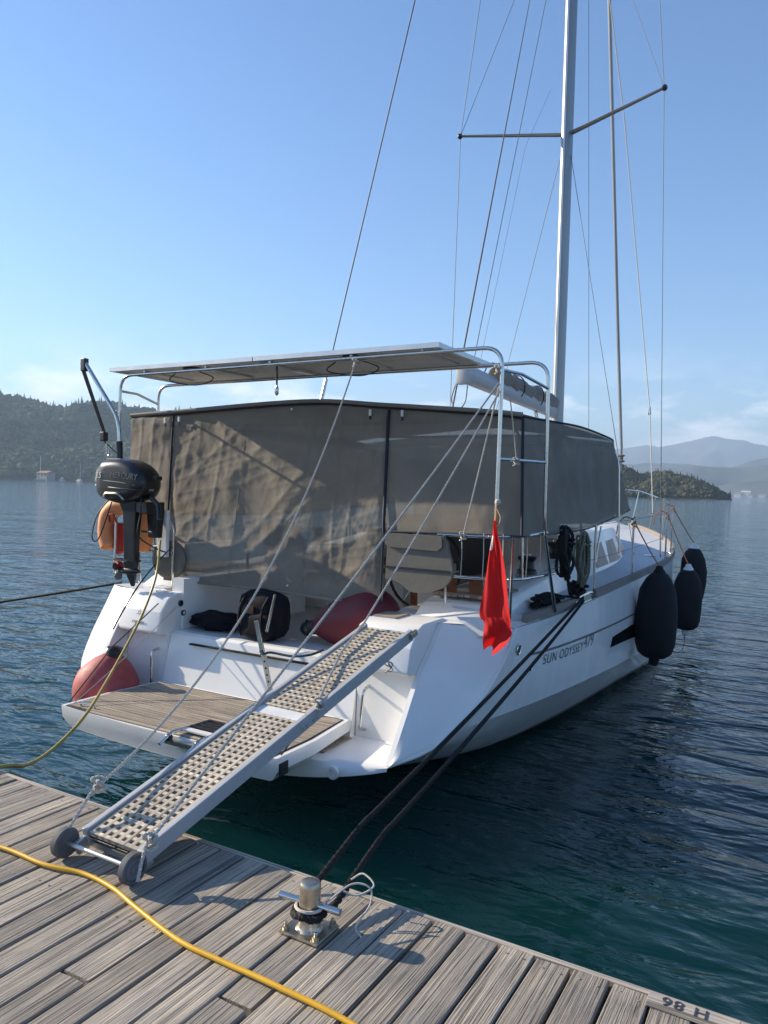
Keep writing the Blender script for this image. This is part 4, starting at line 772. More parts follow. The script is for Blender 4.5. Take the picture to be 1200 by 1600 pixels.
# ------------------------------------------------------------------ cockpit furniture seen below and through the canvas
for s in (1, -1):
    whl = thing('steering_wheel', ('starboard' if s > 0 else 'port')+' steering wheel seen through the canvas curtain', 'wheel', (s*.95, 2.75, .82), 'yacht steering wheels')
    c_ = Vector((s*.95, 2.6, 1.48)); ring_ = [c_+Vector((.40*math.cos(a), .08*math.sin(a), .40*math.sin(a))) for a in np.linspace(0, 2*PI, 41)]
    part(whl, 'rim', G().tube(ring_, .016, 8), 'black_plastic')
    for k in range(6): part(whl, 'spoke', G().tube([c_, c_+Vector((.40*math.cos(k*PI/3), .08*math.sin(k*PI/3), .40*math.sin(k*PI/3)))], .008, 6), 'steel')
    part(whl, 'pedestal', G().box(s*.80, s*1.10, 2.66, 2.92, .82, 1.62, .05), 'gelcoat'); part(whl, 'binnacle', G().box(s*.78, s*1.12, 2.62, 2.80, 1.63, 1.78, .04), 'black_plastic')
    bn = thing('cockpit_bench', ('starboard' if s > 0 else 'port')+' cockpit bench with cushions under the tent', 'bench', (s*.9, 4.4, .82), 'cockpit benches')
    part(bn, 'base', G().box(s*.70, s*1.28, 3.3, 5.8, .82, 1.14), 'gelcoat'); part(bn, 'cushion', G().box(s*.71, s*1.25, 3.32, 5.78, 1.141, 1.24, .03), 'cushion')
tb = thing('cockpit_table', 'folded wooden cockpit table on the centreline under the tent', 'table', (0, 4.4, .82))
part(tb, 'pedestal', G().box(-.12, .12, 3.7, 5.2, .82, 1.3), 'gelcoat'); part(tb, 'top', G().box(-.2, .2, 3.5, 5.3, 1.301, 1.34, .01), 'wood_red')
for k, (x0, x1) in enumerate(((1.13, 1.20), (1.37, 1.60), (1.72, 1.85))):
    solo('seat_board', ('narrow', 'middle', 'outer')[k]+' varnished red-brown seat board below the rail pouch', 'board', G().prism_z([(x0, 1.98), (x1, 1.98), (x1-.02, 2.03), (x0-.01, 2.03)], 1.20, 1.52), 'wood_red', (x0, 2.0, 1.2), 'varnished seat boards')
def blob(c_, rx, ry, rz, seed, n=20, m_=14, amp=.12):
    rows = []
    for j in range(m_+1):
        ph = PI*j/m_; row = []
        for i in range(n+1):
            th = 2*PI*(i % n)/n; d = Vector((math.sin(ph)*math.cos(th), math.sin(ph)*math.sin(th), math.cos(ph))); k = 1+amp*mn.noise(d*2.2+Vector((seed, 0, 0)))
            sq = (abs(d.x)**3.2+abs(d.y)**3.2+abs(d.z)**3.2)**(-1/3.2); row.append((c_[0]+d.x*rx*k*sq, c_[1]+d.y*ry*k*sq, c_[2]+d.z*rz*k*sq))
        rows.append(row)
    g = G().grid(rows); g.smooth = True; return g
bp_ = thing('backpack', 'dark navy backpack standing on the cockpit step', 'backpack', (-.13, 1.40, .82))
part(bp_, 'body', blob((-.13, 1.40, 1.05), .27, .13, .23, 2.2), 'bag', angle=80); part(bp_, 'front_pocket', blob((-.11, 1.275, .96), .19, .045, .12, 4.4), 'bag', angle=80)
for x_ in (-.27, .0): part(bp_, 'strap', G().tube(spline([(x_, 1.30, 1.24), (x_-.02, 1.235, 1.12), (x_-.03, 1.235, .95), (x_-.02, 1.27, .86)], 5), .014, 6), 'bag')
part(bp_, 'leather_tab', G().box(-.23, -.15, 1.258, 1.27, 1.06, 1.15, .003), 'leather')
solo('holdall_bag', 'low dark bag slumped beside the backpack', 'bag', blob((-.80, 1.50, .90), .27, .16, .085, 7.7, amp=.3), 'bag', (-.80, 1.50, .82), angle=80)
mat('buoy_shaded', (.13, .011, .018), .55, var=.18, vscale=7, bump=.1, bscale=18)  # darkened copy of the buoy red; cockpit shade is put into the colour
def buoy(label, c_, ax, L, r, m_='buoy', group='red inflatable buoys'):
    t = thing('buoy', label, 'buoy', c_, group); ax = Vector(ax).normalized(); c_ = Vector(c_)
    pr_ = [(.001, -r)]+[(r*math.cos(a), r*math.sin(a)) for a in np.linspace(-PI/2+.15, .25, 12)]+[(r*.93, r*.42), (r*.80, L*.52), (r*.60, L*.72), (r*.36, L*.88), (r*.25, L*.94)]
    part(t, 'float', G().lathe(pr_, c_, ax, 32), m_); part(t, 'neck', G().lathe([(r*.26, L*.93), (r*.24, L*1.03), (r*.30, L*1.06), (r*.26, L*1.12), (r*.1, L*1.18)], c_, ax, 16), 'black_plastic'); return t
buoy('red pear buoy standing on the port side of the swim platform', (-1.45, .68, .29), (.24, .05, 1), .37, .305)
buoy('red pear buoy with shade put into its colour, lying in the cockpit behind the gangway', (.90, 1.66, 1.10), (-1, -.22, -.24), .60, .275, 'buoy_shaded')
# steel lifting strut beside the backpack
stt = thing('lifting_strut', 'upright steel strut with perforated plate in front of the backpack', 'strut', (.15, 1.05, .4))
part(stt, 'tube', G().tube([(.27, 1.05, 1.32), (.185, 1.05, .98)], .013, 10), 'steel'); mt = frame((.165, 1.045, .72), (1, 0, .28), (-.28, 0, 1))
part(stt, 'arm', G().box(-.024, .024, .05, .36, -.008, .008, .003).xf(mt), 'steel'); part(stt, 'plate', G().box(-.028, .028, -.30, .05, -.013, -.003, .003).xf(mt), 'alu')
for k in range(5): part(stt, 'hole', G().lathe([(.010, -.001), (.010, .001)], mt @ Vector((0, -.25+.06*k, -.0025)), mt.to_3x3() @ Vector((0, 0, 1)), 10), 'caulk')
solo('tie_line', 'thin dark blue line tied from the strut to the cockpit buoy', 'line', G().tube(spline([(.13, 1.03, .80), (.18, 1.02, .785), (.24, 1.05, .80), (.45, 1.08, .79), (.62, 1.12, .82), (.70, 1.2, .86)], 6), .011, 8), 'blue_rope', (.2, 1.05, .8))
# logo and lettering on the port block, wordless star and the name
mt = frame((-1.38, .985+.045*(.95-.825)/.195-.006, .955), (1, 0, 0), (0, .045, .195))
sg = thing('maker_badge', 'dark star emblem with lettering on the port stern block', 'emblem', mt.translation)
for k, a in enumerate(range(0, 360, 60)):
    r_ = .05 if k % 2 == 0 else .032; a = math.radians(a+78); part(sg, 'star_ray', G().add([mt @ Vector((0.006*math.cos(a), .035+.006*math.sin(a), .003)), mt @ Vector((.014*math.cos(a+.7), .035+.014*math.sin(a+.7), .003)), mt @ Vector((r_*math.cos(a), .035+r_*math.sin(a), .003))], [(0, 1, 2)]), 'text_dark')
letters(sg, text_mesh('JEANNEAU', .034, mt @ Matrix.Translation((0, -.055, .002))), 'text_dark')

# ------------------------------------------------------------------ gangway
gw = thing('gangway', 'folding aluminium gangway with wooden grating and wheels, from dock to stern', 'gangway', (1.94, -2.2, DOCK))
ga, gb = Vector((1.955, -2.17, .80)), Vector((2.005, .02, 1.375)); GL = (gb-ga).length
GM = frame(ga, (gb-ga).cross(Vector((0, 0, 1))), gb-ga)          # local x across to the right, y along, z up
HW = .185
for s in (1, -1):
    for a, c_ in ((0, GL*.5-.002), (GL*.5+.002, GL)):
        x0, x1 = sorted((s*HW, s*(HW-.028))); part(gw, 'side_beam', G().box(x0, x1, a, c_, -.060, .012, .004).xf(GM), 'beam_grey')
    part(gw, 'hinge_plate', G().box(*sorted((s*HW, s*(HW+.004))), GL*.5-.075, GL*.5+.075, -.05, -.005).xf(GM), 'beam_grey')
    for k in (-.06, -.03, .03, .06): part(gw, 'rivet', G().lathe([(.008, 0), (.007, .004), (.001, .005)], GM @ Vector((s*(HW+.004), GL*.5+k, -.03)), GM.to_3x3() @ Vector((s, 0, 0)), 8), 'steel_worn')
    c_ = GM @ Vector((s*(HW+.018), -.02, 0)); c_ = Vector((c_.x-.012, -2.225, DOCK+.066)); ax = Vector((s, 0, 0))
    wh = part(gw, 'wheel', G().lathe([(.042, -.020), (.055, -.021), (.062, -.014), (.063, 0), (.062, .014), (.055, .021), (.046, .018), (.044, .009), (.023, .009), (.020, .020), (.010, .022), (.001, .022)], c_, ax, 36), 'rubber')
    part(wh, 'hub', G().lathe([(.043, .0095), (.043, .0115), (.024, .0115), (.021, .0215), (.009, .024), (.008, .030), (.001, .031)], c_, ax, 24), 'hub')
    part(gw, 'wheel_fork', G().box(*sorted((s*(HW-.002), s*(HW-.024))), -.05, .05, -.078, -.02, .004).xf(GM), 'alu')
part(gw, 'axle', G().tube([(1.75, -2.225, DOCK+.066), (2.135, -2.225, DOCK+.066)], .009, 10), 'alu')
GW = 2*(HW-.030); PIT = (GL*.5-.06)/26.5; sl = PIT*.47
def slat(lx, ly): return mesh_from(G().box(-lx/2, lx/2, -ly/2, ly/2, -.020, 0, .0012), 'slat', mats=['grate_wood' if ly > lx else 'grate_wood_cross'])
for k, (y0, n_) in enumerate(((.008, 26), (GL*.5+.035, 26))):
    L = n_*PIT+sl; gr = bpy.data.objects.new('grating', mesh_from(G().box(-GW/2, GW/2, y0-.001, y0+.012, -.075, -.046).xf(GM), 'grating', ROOTLOC[gw], ['alu'])); C.objects.link(gr); gr.parent = gw; ROOTLOC[gr] = ROOTLOC[gw]
    part(gw, 'hole_shade', G().box(-GW/2, GW/2, y0+.001, y0+L-.001, -.028, -.0215).xf(GM), 'caulk')  # dark sheet added below the slats, standing in for shade in the holes
    lm = slat(sl, L); cm_ = slat(GW-.002, sl); rot = GM.to_euler()
    for i in range(8):
        o = copy_piece(gr, 'slat', lm, GM @ Vector((-GW/2+sl*.6+i*(GW-sl*1.2)/7, y0+L/2, .0015))); o.rotation_euler = rot
    for i in range(n_+1):
        o = copy_piece(gr, 'slat', cm_, GM @ Vector((0, y0+sl/2+i*PIT, .0009))); o.rotation_euler = rot
part(gw, 'hinge_cover', G().box(-HW+.03, HW-.03, GL*.5-.045, GL*.5+.05, -.02, -.008).xf(GM), 'white_plastic')
for s in (1, -1):
    part(gw, 'end_bracket', G().box(*sorted((s*HW, s*(HW+.02))), GL-.05, GL+.03, -.035, .004, .004).xf(GM), 'steel_worn')
# gangway lines
AE = Vector((2.195, 1.34, 3.13))
def line(label, pts, r=.0085, m='white_rope', name='rope', knot=()):
    t = thing(name, label, 'rope', pts[-1]); part(t, 'line', laid(G(), pts, r, r*7), m)
    for k in knot:
        k = Vector(k); kp = [k+Vector((.022*math.cos(a*1.9), .022*math.sin(a*2.7), .026*math.sin(a*1.3)-.002*a)) for a in np.linspace(0, 9, 40)]; part(t, 'knot', laid(G(), kp, r, r*7), m)
    return t
wl_, wr_ = Vector((1.735, -2.20, .80)), Vector((2.175, -2.225, .785))
line('white rope from the arch down to the right gangway wheel', sag(AE, wr_+Vector((.01, .03, .07)), .03, 30)+[wr_+Vector((.01, .01, .02)), wr_+Vector((.02, -.02, -.05))], knot=[wr_+Vector((.012, .05, .085))])
line('white rope from the arch to the gangway top and hinge', sag(AE+Vector((.01, 0, -.06)), GM @ Vector((-.13, GL-.08, .05)), .02, 20)+[GM @ Vector((-.06, GL*.8, .025)), GM @ Vector((.12, GL*.60, .022)), GM @ Vector((.195, GL*.53, .025))], knot=[GM @ Vector((.19, GL*.545, .03))])
line('white rope from the arch to the starboard stern rail', sag(AE+Vector((-.01, .03, -.02)), (1.83, 1.57, 1.91), .01, 12), knot=[(1.83, 1.565, 1.91), AE+Vector((-.01, .01, .12))])
line('white rope from the middle of the arch to the left gangway wheel', sag((.86, 1.35, 3.38), wl_+Vector((-.01, .12, .13)), .46, 36)+[wl_+Vector((0, .0, .02))], knot=[wl_+Vector((-.005, .15, .16)), (.86, 1.35, 3.38)])
line('short white rope tied to the rung of the stern arch', [(2.23, 1.50, 3.05), (2.25, 1.55, 2.8), (2.265, 1.60, 2.55)], .006, knot=[(2.265, 1.60, 2.54)])
line('thin rope with toggle hanging under the gangway end', [GM @ Vector((.05, GL-.12, -.06)), GM @ Vector((.06, GL-.13, -.2))], .005, knot=[GM @ Vector((.06, GL-.13, -.2))])

# mooring lines
mr_ = thing('mooring_rope', 'doubled black mooring rope from the starboard cleat to the bollard', 'rope', (BX, BY, DOCK))
c0 = Vector((2.30, 3.60, 1.20)); b0 = Vector((BX, BY, DOCK+.075))
lp = [b0+Vector((.056*math.cos(a), .056*math.sin(a), .006*math.sin(a*3))) for a in np.linspace(PI*.5, PI*2.45, 26)]
s1 = sag(c0, (2.815, -1.62, .86), .015, 40); s2 = sag(c0+Vector((.012, -.01, -.03)), (2.91, -1.60, .835), .03, 40)
part(mr_, 'strand', laid(G(), spline(s1+[b0+Vector((-.055, .02, 0))], 2), .0145, .10), 'black_rope')
part(mr_, 'strand', laid(G(), spline(s2+[b0+Vector((.06, .05, -.005))], 2), .0145, .10), 'black_rope')
part(mr_, 'loop', laid(G(), lp, .0155, .1), 'black_rope'); part(mr_, 'whipping', G().tube([b0+Vector((.050*math.cos(a), .050*math.sin(a), .020)) for a in np.linspace(PI*.9, PI*2.2, 20)], .006, 6), 'white_rope')
pt_ = Vector((2.98, -2.0, DOCK+.02)); part(mr_, 'light_line', G().tube(spline([b0+Vector((.05, .03, .03)), (3.0, -1.96, .83), (3.06, -1.93, .82), (3.075, -1.95, .77), (3.06, -2.02, .72), (3.10, -2.05, .708)], 8), .0034, 6), 'white_rope')
part(mr_, 'light_line', G().tube(spline([(2.96, -1.9, .81), (3.0, -1.88, .835), (3.06, -1.9, .815), (3.02, -1.95, .79), (2.97, -1.97, .80)], 8), .0034, 6), 'white_rope')
rr_ = random.Random(4)
def heap(c_, n_, sx_, sy_, sz_, seed):
    r_ = random.Random(seed); return spline([Vector(c_)+Vector((sx_*math.cos(i*1.9+r_.uniform(-.4, .4))*r_.uniform(.5, 1), sy_*math.sin(i*1.9+r_.uniform(-.4, .4))*r_.uniform(.5, 1), sz_*r_.random())) for i in range(n_)], 7)
part(mr_, 'cleat_turns', laid(G(), heap((2.21, 3.68, 1.19), 26, .10, .19, .17, 3), .018, .11), 'black_rope')
part(mr_, 'tail', laid(G(), heap((2.08, 3.08, 1.165), 26, .15, .32, .10, 9)+[Vector((2.2, 3.6, 1.2))], .0155, .11), 'black_rope')
def hank(label, c_, w_, h_, loops, r_, m_, seed):
    q = random.Random(seed); P = []
    for i in range(loops*8):
        a = 2*PI*i/8; k = i/(loops*8); P.append(Vector((c_[0]+.07*(k-.5)+q.uniform(-.03, .03), c_[1]+w_*math.sin(a)*(.55+.8*q.random()), c_[2]-h_*.5+h_*.5*math.cos(a)*(.72+.45*q.random()))))
    t = thing('rope_coil', label, 'rope', c_, 'rope coils on the starboard rail'); part(t, 'coil', laid(G(), spline(P, 5), r_, r_*7), m_)
    part(t, 'wrap', laid(G(), [Vector((c_[0]+.075*math.cos(a), c_[1]+.075*math.sin(a), c_[2]-.09-.006*a)) for a in np.linspace(0, 9, 40)], r_, r_*7), m_); return t
hank('thick black rope coil hanging from the starboard guard rail', (2.30, 2.92, 1.93), .12, .44, 9, .018, 'black_rope', 1)
t = hank('grey-green rope coil hanging beside the black coil', (2.30, 3.52, 1.88), .11, .52, 9, .013, 'green_rope', 5)
line('black rope end falling from the black coil to the deck cleat', spline([(2.31, 2.98, 1.60), (2.31, 3.02, 1.40), (2.30, 3.15, 1.28), (2.28, 3.4, 1.22), (2.25, 3.6, 1.21)], 6), .0165, 'black_rope')
line('dark mooring rope running off to the left from the port quarter', sag((-2.27, 1.56, 1.16), (-11, -.6, -.25), .12, 40), .017, 'black_rope')
hz_ = spline([(-1.12, 1.02, 1.72), (-1.02, .88, 1.40), (-.88, .60, 1.10), (-.68, .22, .86), (-.35, -.30, .66), (-.055, -.7, .60), (.066, -.95, .54), (.207, -1.2, .53), (.442, -1.5, .605), (.60, -1.74, .705), (.50, -2.0, .712), (.1, -2.3, .712)], 10)
solo('water_hose', 'mustard yellow hose slung from the port quarter to the dock', 'hose', G().tube(hz_, .0115, 10), 'hose', hz_[-1])
line('dark blue line beside the hose from the stern rail to the buoy', spline([(-1.34, 1.38, 1.62), (-1.33, 1.0, 1.32), (-1.36, .80, 1.05), (-1.39, .70, .87)], 8), .009, 'blue_rope')
line('grey line from the port block winch down past the buoy', sag((-1.09, 1.22, 1.05), (-1.02, -.03, .38), .02, 16), .005)
for k, z_ in enumerate((1.08, .98)):
    solo('deck_eye', ('upper','lower')[k]+' black block on the inner face of the port stern block', 'fitting', G().lathe([(.03, 0), (.032, .012), (.02, .02), (.018, .012), (.001, .012)], (-1.099, 1.28+.04*k, z_), (1, 0, 0), 18), 'black_plastic', (-1.099, 1.28+.04*k, z_), 'black blocks on the port stern block')

# ------------------------------------------------------------------ fenders
FD = [(2.60, 6.12, 1.30, 1.15, .265, 1, 'nearest and largest black fender on the starboard side'), (2.53, 9.05, 1.10, 1.02, .235, 2, 'middle black fender with white end caps on the starboard side'), (2.44, 10.25, 1.38, 1.02, .225, 3, 'farthest black fender on the starboard side')]
for x_, y_, zt, L, r_, k, lb in FD:
    f_ = thing('fender', lb, 'fender', (x_, y_, zt-L), 'black fenders on the starboard side')
    part(f_, 'body', G().lathe([(.03, -L), (r_*.55, -L+.015), (r_*.78, -L+.07), (r_*.93, -L*.84), (r_, -L*.62), (r_*.99, -L*.42), (r_*.86, -L*.22), (r_*.62, -L*.09), (r_*.36, -.035), (.05, -.015)], (x_, y_, zt), (.03 if k == 1 else .015, -.02, 1), 32), 'fender', angle=70)
    for v in f_.children[0].data.vertices:
        d_ = Vector((v.co.x, v.co.y, 0)); q_ = mn.noise(Vector((v.co.x*5, v.co.y*5, v.co.z*3+k)))*.018+.006*math.sin(v.co.z*34+4*mn.noise(v.co*4)); v.co += d_.normalized()*q_ if d_.length > .05 else Vector()
    part(f_, 'eye', G().lathe([(.085, -.06), (.078, -.01), (.05, .025), (.045, .05), (.03, .065), (.001, .066)], (x_, y_, zt), n=16), 'fender' if k == 1 else 'white_plastic'); part(f_, 'lower_eye', G().lathe([(.001, -L-.11), (.04, -L-.1), (.06, -L-.06), (.07, -L), (.06, -L+.03)], (x_+(-.03 if k == 1 else -.01)*L*.9, y_+.02*L, zt), n=16), 'fender' if k == 1 else 'white_plastic')
    tp = tops[(1, k)]; part(f_, 'lanyard', laid(G(), sag((x_, y_, zt+.05), tp+Vector((0, 0, -.01)), .02, 12), .010, .07), 'orange_rope')
    part(f_, 'hitch', laid(G(), [tp+Vector((.028*math.cos(a), .028*math.sin(a), -.10+.011*a)) for a in np.linspace(0, 12, 50)], .010, .07), 'orange_rope')
    part(f_, 'tail', laid(G(), spline([tp+Vector((0, 0, 0)), tp+Vector((-.10, -.05, .03)), tp+Vector((-.18, -.08, -.06)), tp+Vector((-.2, -.08, -.2))], 6), .009, .07), 'orange_rope')
    part(f_, 'trailing_cord', G().tube(spline([(x_-.03*L, y_+.02, zt-L-.08), (x_-.02, y_+.02, zt-L-.2), (x_-.05, y_, zt-L-.35)], 5), .005, 5), 'thin_dark')

# ------------------------------------------------------------------ flag
fl = thing('flag', 'red flag hanging from a wooden staff on the starboard quarter', 'flag', (2.19, 1.33, 1.55))
part(fl, 'staff', G().tube([(2.185, 1.36, 1.52), (2.20, 1.34, 1.75), (2.235, 1.30, 2.19)], .0155, 12), 'staff'); part(fl, 'finial', G().lathe([(.016, 0), (.024, .012), (.025, .028), (.017, .042), (.001, .048)], (2.236, 1.30, 2.18), n=14), 'white_rope')
rows = []
FR = [(2.06, 2.205, 2.235), (1.97, 2.20, 2.262), (1.83, 2.19, 2.30), (1.62, 2.165, 2.345), (1.47, 2.145, 2.365), (1.33, 2.125, 2.385), (1.26, 2.16, 2.395), (1.20, 2.165, 2.395), (1.12, 2.17, 2.36), (1.04, 2.18, 2.27)]
FR = [tuple(p) for p in spline(FR, 4)]
for j, (z_, xa, xb) in enumerate(FR):
    t = j/len(FR); row = []
    for i in range(33):
        u = i/32; x_ = xa+(xb-xa)*u; d = (.012+.030*t)*math.sin(u*5.2+1.6*t+2.4*nse(t*2.1, 4)+.4)*min(1, t*4+.1)+.016*nse(u*2.5, t*6, 2)+.010*nse(u*7-t*5, t*3, 6)
        row.append((x_, 1.30-.05*u-d-.02*t, z_+(.05*(u-.45)*t if t < .62 else .03*math.sin(u*4))))
    rows.append(row)
part(fl, 'cloth', G().grid(rows), 'flag', smooth=True, angle=80)
a_ = [rows[5][i] for i in (2, 4, 6, 8)]; b_ = [rows[8][i] for i in (1, 3, 5, 7)]
part(fl, 'crescent_edge', G().grid([[(p[0], p[1]-.006, p[2]) for p in a_], [(p[0], p[1]-.006, p[2]) for p in b_]]), 'flag_white')
part(fl, 'halyard', G().tube(spline([(2.236, 1.285, 2.15), (2.27, 1.28, 2.08), (2.25, 1.28, 2.02), (2.215, 1.285, 2.03)], 5), .004, 5), 'white_rope')

# ------------------------------------------------------------------ outboard motor, crane, life ring
om = thing('outboard_motor', 'small black outboard motor clamped to the port stern rail', 'outboard motor', (-1.62, 1.12, 1.22))
out = [(-2.04, 2.23), (-2.03, 2.35), (-1.98, 2.44), (-1.90, 2.495), (-1.66, 2.505), (-1.50, 2.46), (-1.39, 2.38), (-1.345, 2.28), (-1.37, 2.18), (-1.46, 2.105), (-1.70, 2.06), (-1.90, 2.09), (-2.01, 2.15)]
oc = [(p.x, p.z) for p in spline([(a, 0, c_) for a, c_ in out+out[:1]], 4)[:-1]]; cx_, cz_ = -1.68, 2.28
def ringo(k, y_, dz=0): return [(cx_+(a-cx_)*k, y_, cz_+(c_-cz_)*k+dz) for a, c_ in oc]
def hullgrid(R_):
    n_ = len(R_[0]); g = G(); g.add([p for r in R_ for p in r], [(i*n_+j, i*n_+(j+1) % n_, (i+1)*n_+(j+1) % n_, (i+1)*n_+j) for i in range(len(R_)-1) for j in range(n_)]+[tuple(range(n_)), tuple(reversed(range((len(R_)-1)*n_, len(R_)*n_)))]); return g
part(om, 'cowling', hullgrid([ringo(.60, .945), ringo(.80, .955), ringo(.93, .985), ringo(.995, 1.04), ringo(1, 1.12), ringo(.995, 1.20), ringo(.93, 1.255), ringo(.8, 1.285), ringo(.6, 1.295)]), 'cowl', smooth=True, angle=50)
part(om, 'cowl_seam', G().tube([(a, y_, c_) for a, y_, c_ in ((-2.05, 1.05, 2.235), (-2.0, .972, 2.235), (-1.7, .942, 2.215), (-1.4, .952, 2.20), (-1.33, 1.0, 2.2))], .006, 6), 'black_plastic')
part(om, 'rear_plate', G().grid([[(-2.062, 1.05, 2.25), (-2.062, 1.19, 2.25)], [(-2.055, 1.03, 2.36), (-2.055, 1.21, 2.36)], [(-1.985, 1.03, 2.465), (-1.985, 1.21, 2.465)]]), 'cowl_grey')
part(om, 'side_flash', G().add([(-2.02, .978, 2.28), (-1.88, .945, 2.24), (-1.86, .946, 2.36), (-1.93, .955, 2.43), (-1.99, .975, 2.40)], [(0, 1, 2, 3, 4)]), 'cowl_grey')
letters(om, text_mesh('MERCURY', .085, frame((-1.56, .938, 2.335), (1, .02, -.06), (.05, 0, 1)), shear=.15), 'print_grey'); letters(om, text_mesh('3.5', .08, frame((-1.93, .944, 2.335), (1, -.10, 0), (0, 0, 1)), shear=.15), 'white_plastic')
part(om, 'cowl_latch', G().box(-1.40, -1.355, 1.09, 1.15, 2.19, 2.25, .006), 'cowl_grey'); part(om, 'top_vent', G().box(-1.95, -1.74, 1.06, 1.18, 2.492, 2.512, .006), 'cowl_grey')
part(om, 'side_band', G().tube([(-2.0, .966, 2.30), (-1.85, .947, 2.285), (-1.6, .943, 2.27), (-1.42, .955, 2.245)], .0035, 5), 'cowl_grey'); part(om, 'power_cable', G().tube(spline([(-1.42, 1.05, 2.12), (-1.38, 1.0, 1.95), (-1.42, 1.02, 1.75), (-1.38, 1.2, 1.62), (-1.34, 1.38, 1.55)], 6), .008, 6), 'thin_dark')
part(om, 'starter_grip', G().box(-1.30, -1.25, 1.08, 1.16, 2.30, 2.34, .008), 'black_plastic'); part(om, 'tiller', G().tube([(-1.34, 1.10, 2.13), (-1.22, 1.08, 2.06), (-1.18, 1.06, 1.92)], [.026, .022, .024], 10), 'black_plastic')
part(om, 'carry_grip', G().tube(bend([(-1.85, .95, 2.12), (-1.80, .93, 2.16), (-1.62, .93, 2.16), (-1.56, .95, 2.10)], .05), .012, 8), 'steel_worn')
lg = [[(x_, y_, z_) for x_, y_ in ((a, 1.12-w_), (c_, 1.12-w_*.8), (c_, 1.12+w_*.8), (a, 1.12+w_))] for z_, a, c_, w_ in ((2.12, -1.76, -1.50, .085), (1.98, -1.70, -1.53, .06), (1.75, -1.69, -1.55, .052), (1.55, -1.69, -1.55, .045), (1.46, -1.70, -1.55, .04), (1.36, -1.68, -1.56, .03), (1.22, -1.62, -1.575, .010))]
gl = hullgrid(lg); lo_ = part(om, 'leg', gl, 'cowl'); bv = lo_.modifiers.new('soften', 'BEVEL'); bv.width = .012; bv.segments = 2; bv.limit_method = 'ANGLE'
part(om, 'cavitation_plate', G().prism_z([(-1.84, 1.07), (-1.85, 1.12), (-1.84, 1.17), (-1.60, 1.20), (-1.52, 1.15), (-1.52, 1.09), (-1.60, 1.04)], 1.475, 1.49), 'cowl'); part(om, 'gearcase', G().lathe([(.012, -.10), (.035, -.04), (.042, .05), (.036, .16), (.03, .19), (.001, .2)], (-1.60, 1.12, 1.375), (-1, 0, 0), 18), 'cowl')
part(om, 'prop_cap', G().lathe([(.043, 0), (.043, .05), (.02, .09), (.001, .095)], (-1.785, 1.12, 1.415), (-1, 0, .1), 16), 'red_paint')
for k in range(3):
    a = k*2*PI/3+.5; u_ = Vector((0, math.cos(a), math.sin(a))); v_ = Vector((.35, -math.sin(a), math.cos(a))).normalized(); c_ = Vector((-1.80, 1.12, 1.375)); pr2 = [c_+u_*.03-v_*.025, c_+u_*.07-v_*.05, c_+u_*.105-v_*.02, c_+u_*.10+v_*.03, c_+u_*.05+v_*.035, c_+u_*.03+v_*.02]
    part(om, 'blade', G().add([p for p in pr2]+[p+Vector((-.008, 0, 0)) for p in pr2], [tuple(range(6)), tuple(range(11, 5, -1))]+[(i, (i+1) % 6, 6+(i+1) % 6, 6+i) for i in range(6)]), 'rubber')
part(om, 'clamp', G().prism_x([(1.06, 2.08), (1.30, 2.08), (1.30, 1.98), (1.27, 1.72), (1.22, 1.72), (1.20, 1.95), (1.06, 1.98)], -1.50, -1.36), 'black_plastic'); part(om, 'clamp_screw', G().tube([(-1.54, 1.17, 1.78), (-1.40, 1.17, 1.78)], .012, 8), 'steel')
part(om, 'fuel_hose', G().tube(spline([(-1.88, 1.05, 2.10), (-2.03, 1.02, 1.92), (-2.10, 1.02, 1.70), (-2.06, 1.05, 1.66), (-1.98, 1.06, 1.80), (-1.88, 1.08, 2.07)], 8), .007, 6), 'thin_dark')
solo('motor_bracket', 'white plastic board under the outboard motor on the stern rail', 'bracket', G().box(-1.47, -1.335, 1.31, 1.35, 1.52, 2.00, .01), 'white_plastic', (-1.4, 1.33, 1.5))
cr_ = thing('lifting_crane', 'bent steel lifting crane with rope tackle above the outboard motor', 'crane', (-2.0, 1.28, 1.3))
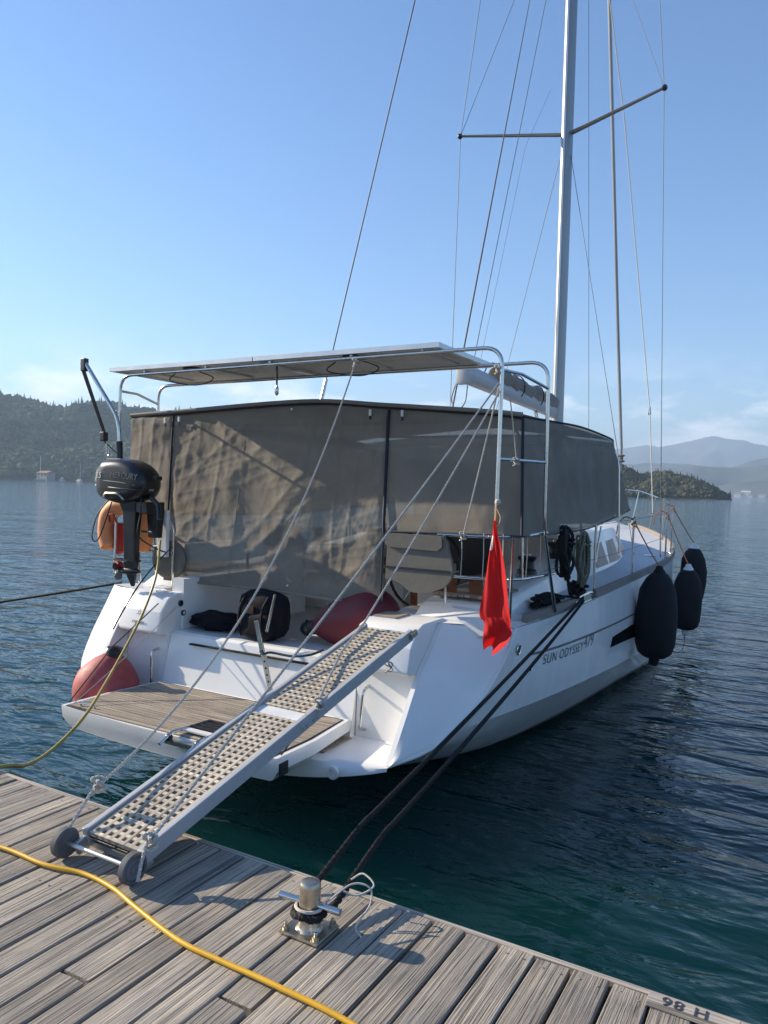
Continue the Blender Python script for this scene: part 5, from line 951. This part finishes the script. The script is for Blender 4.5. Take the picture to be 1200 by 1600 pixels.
part(cr_, 'pole', G().tube(bend([(-1.86, 1.44, 1.93), (-2.00, 1.28, 2.42), (-2.025, 1.28, 2.93), (-2.56, 1.27, 3.56)], .14), .0215, 12), 'steel'); part(cr_, 'sleeve', G().tube([(-2.00, 1.28, 2.42), (-2.012, 1.28, 2.70)], .033, 12), 'black_plastic')
part(cr_, 'head_block', G().box(-2.60, -2.53, 1.24, 1.30, 3.46, 3.60, .012), 'black_plastic'); part(cr_, 'foot_block', G().box(-2.24, -2.17, 1.21, 1.27, 2.70, 2.80, .012), 'black_plastic')
for k in (-.025, -.008, .009, .026): part(cr_, 'tackle_line', G().tube([(-2.56+k, 1.25, 3.47), (-2.205+k*.7, 1.24, 2.80)], .0055, 6), 'black_rope')
part(cr_, 'tackle_tail', G().tube([(-2.20, 1.24, 2.70), (-2.10, 1.26, 2.62), (-2.03, 1.28, 2.56)], .006, 6), 'black_rope'); part(cr_, 'shackle', G().tube(bend([(-2.16, 1.24, 2.68), (-2.16, 1.24, 2.55), (-2.12, 1.24, 2.55), (-2.12, 1.24, 2.64)], .02), .006, 6), 'steel')
lr = thing('life_ring', 'orange horseshoe life buoy behind the outboard motor', 'life buoy', (-1.95, 1.40, 1.5))
hp = [(-2.19, 1.33, 1.56), (-2.25, 1.335, 1.70), (-2.24, 1.34, 1.88), (-2.15, 1.35, 1.99), (-2.0, 1.37, 2.02), (-1.84, 1.39, 1.98), (-1.76, 1.395, 1.86), (-1.75, 1.40, 1.70), (-1.80, 1.40, 1.56)]
part(lr, 'float', G().tube(spline(hp, 6), [.06]+[.095]*(len(spline(hp, 6))-2)+[.06], 14), 'orange_ring'); part(lr, 'inner_band', G().box(-2.14, -2.05, 1.31, 1.42, 1.50, 1.84, .03), 'red_paint')
part(lr, 'handle', G().tube(bend([(-2.15, 1.29, 1.84), (-2.14, 1.265, 1.93), (-2.06, 1.265, 1.93), (-2.05, 1.29, 1.84)], .03), .009, 6), 'red_paint')
solo('spare_cushion', 'round beige cushion strapped inside the port stern rail', 'cushion', G().lathe([(.001, -.05), (.17, -.05), (.20, -.02), (.20, .02), (.17, .05), (.001, .05)], (-1.45, 1.47, 1.48), (.2, -1, 0), 28), 'cushion', (-1.45, 1.47, 1.28))
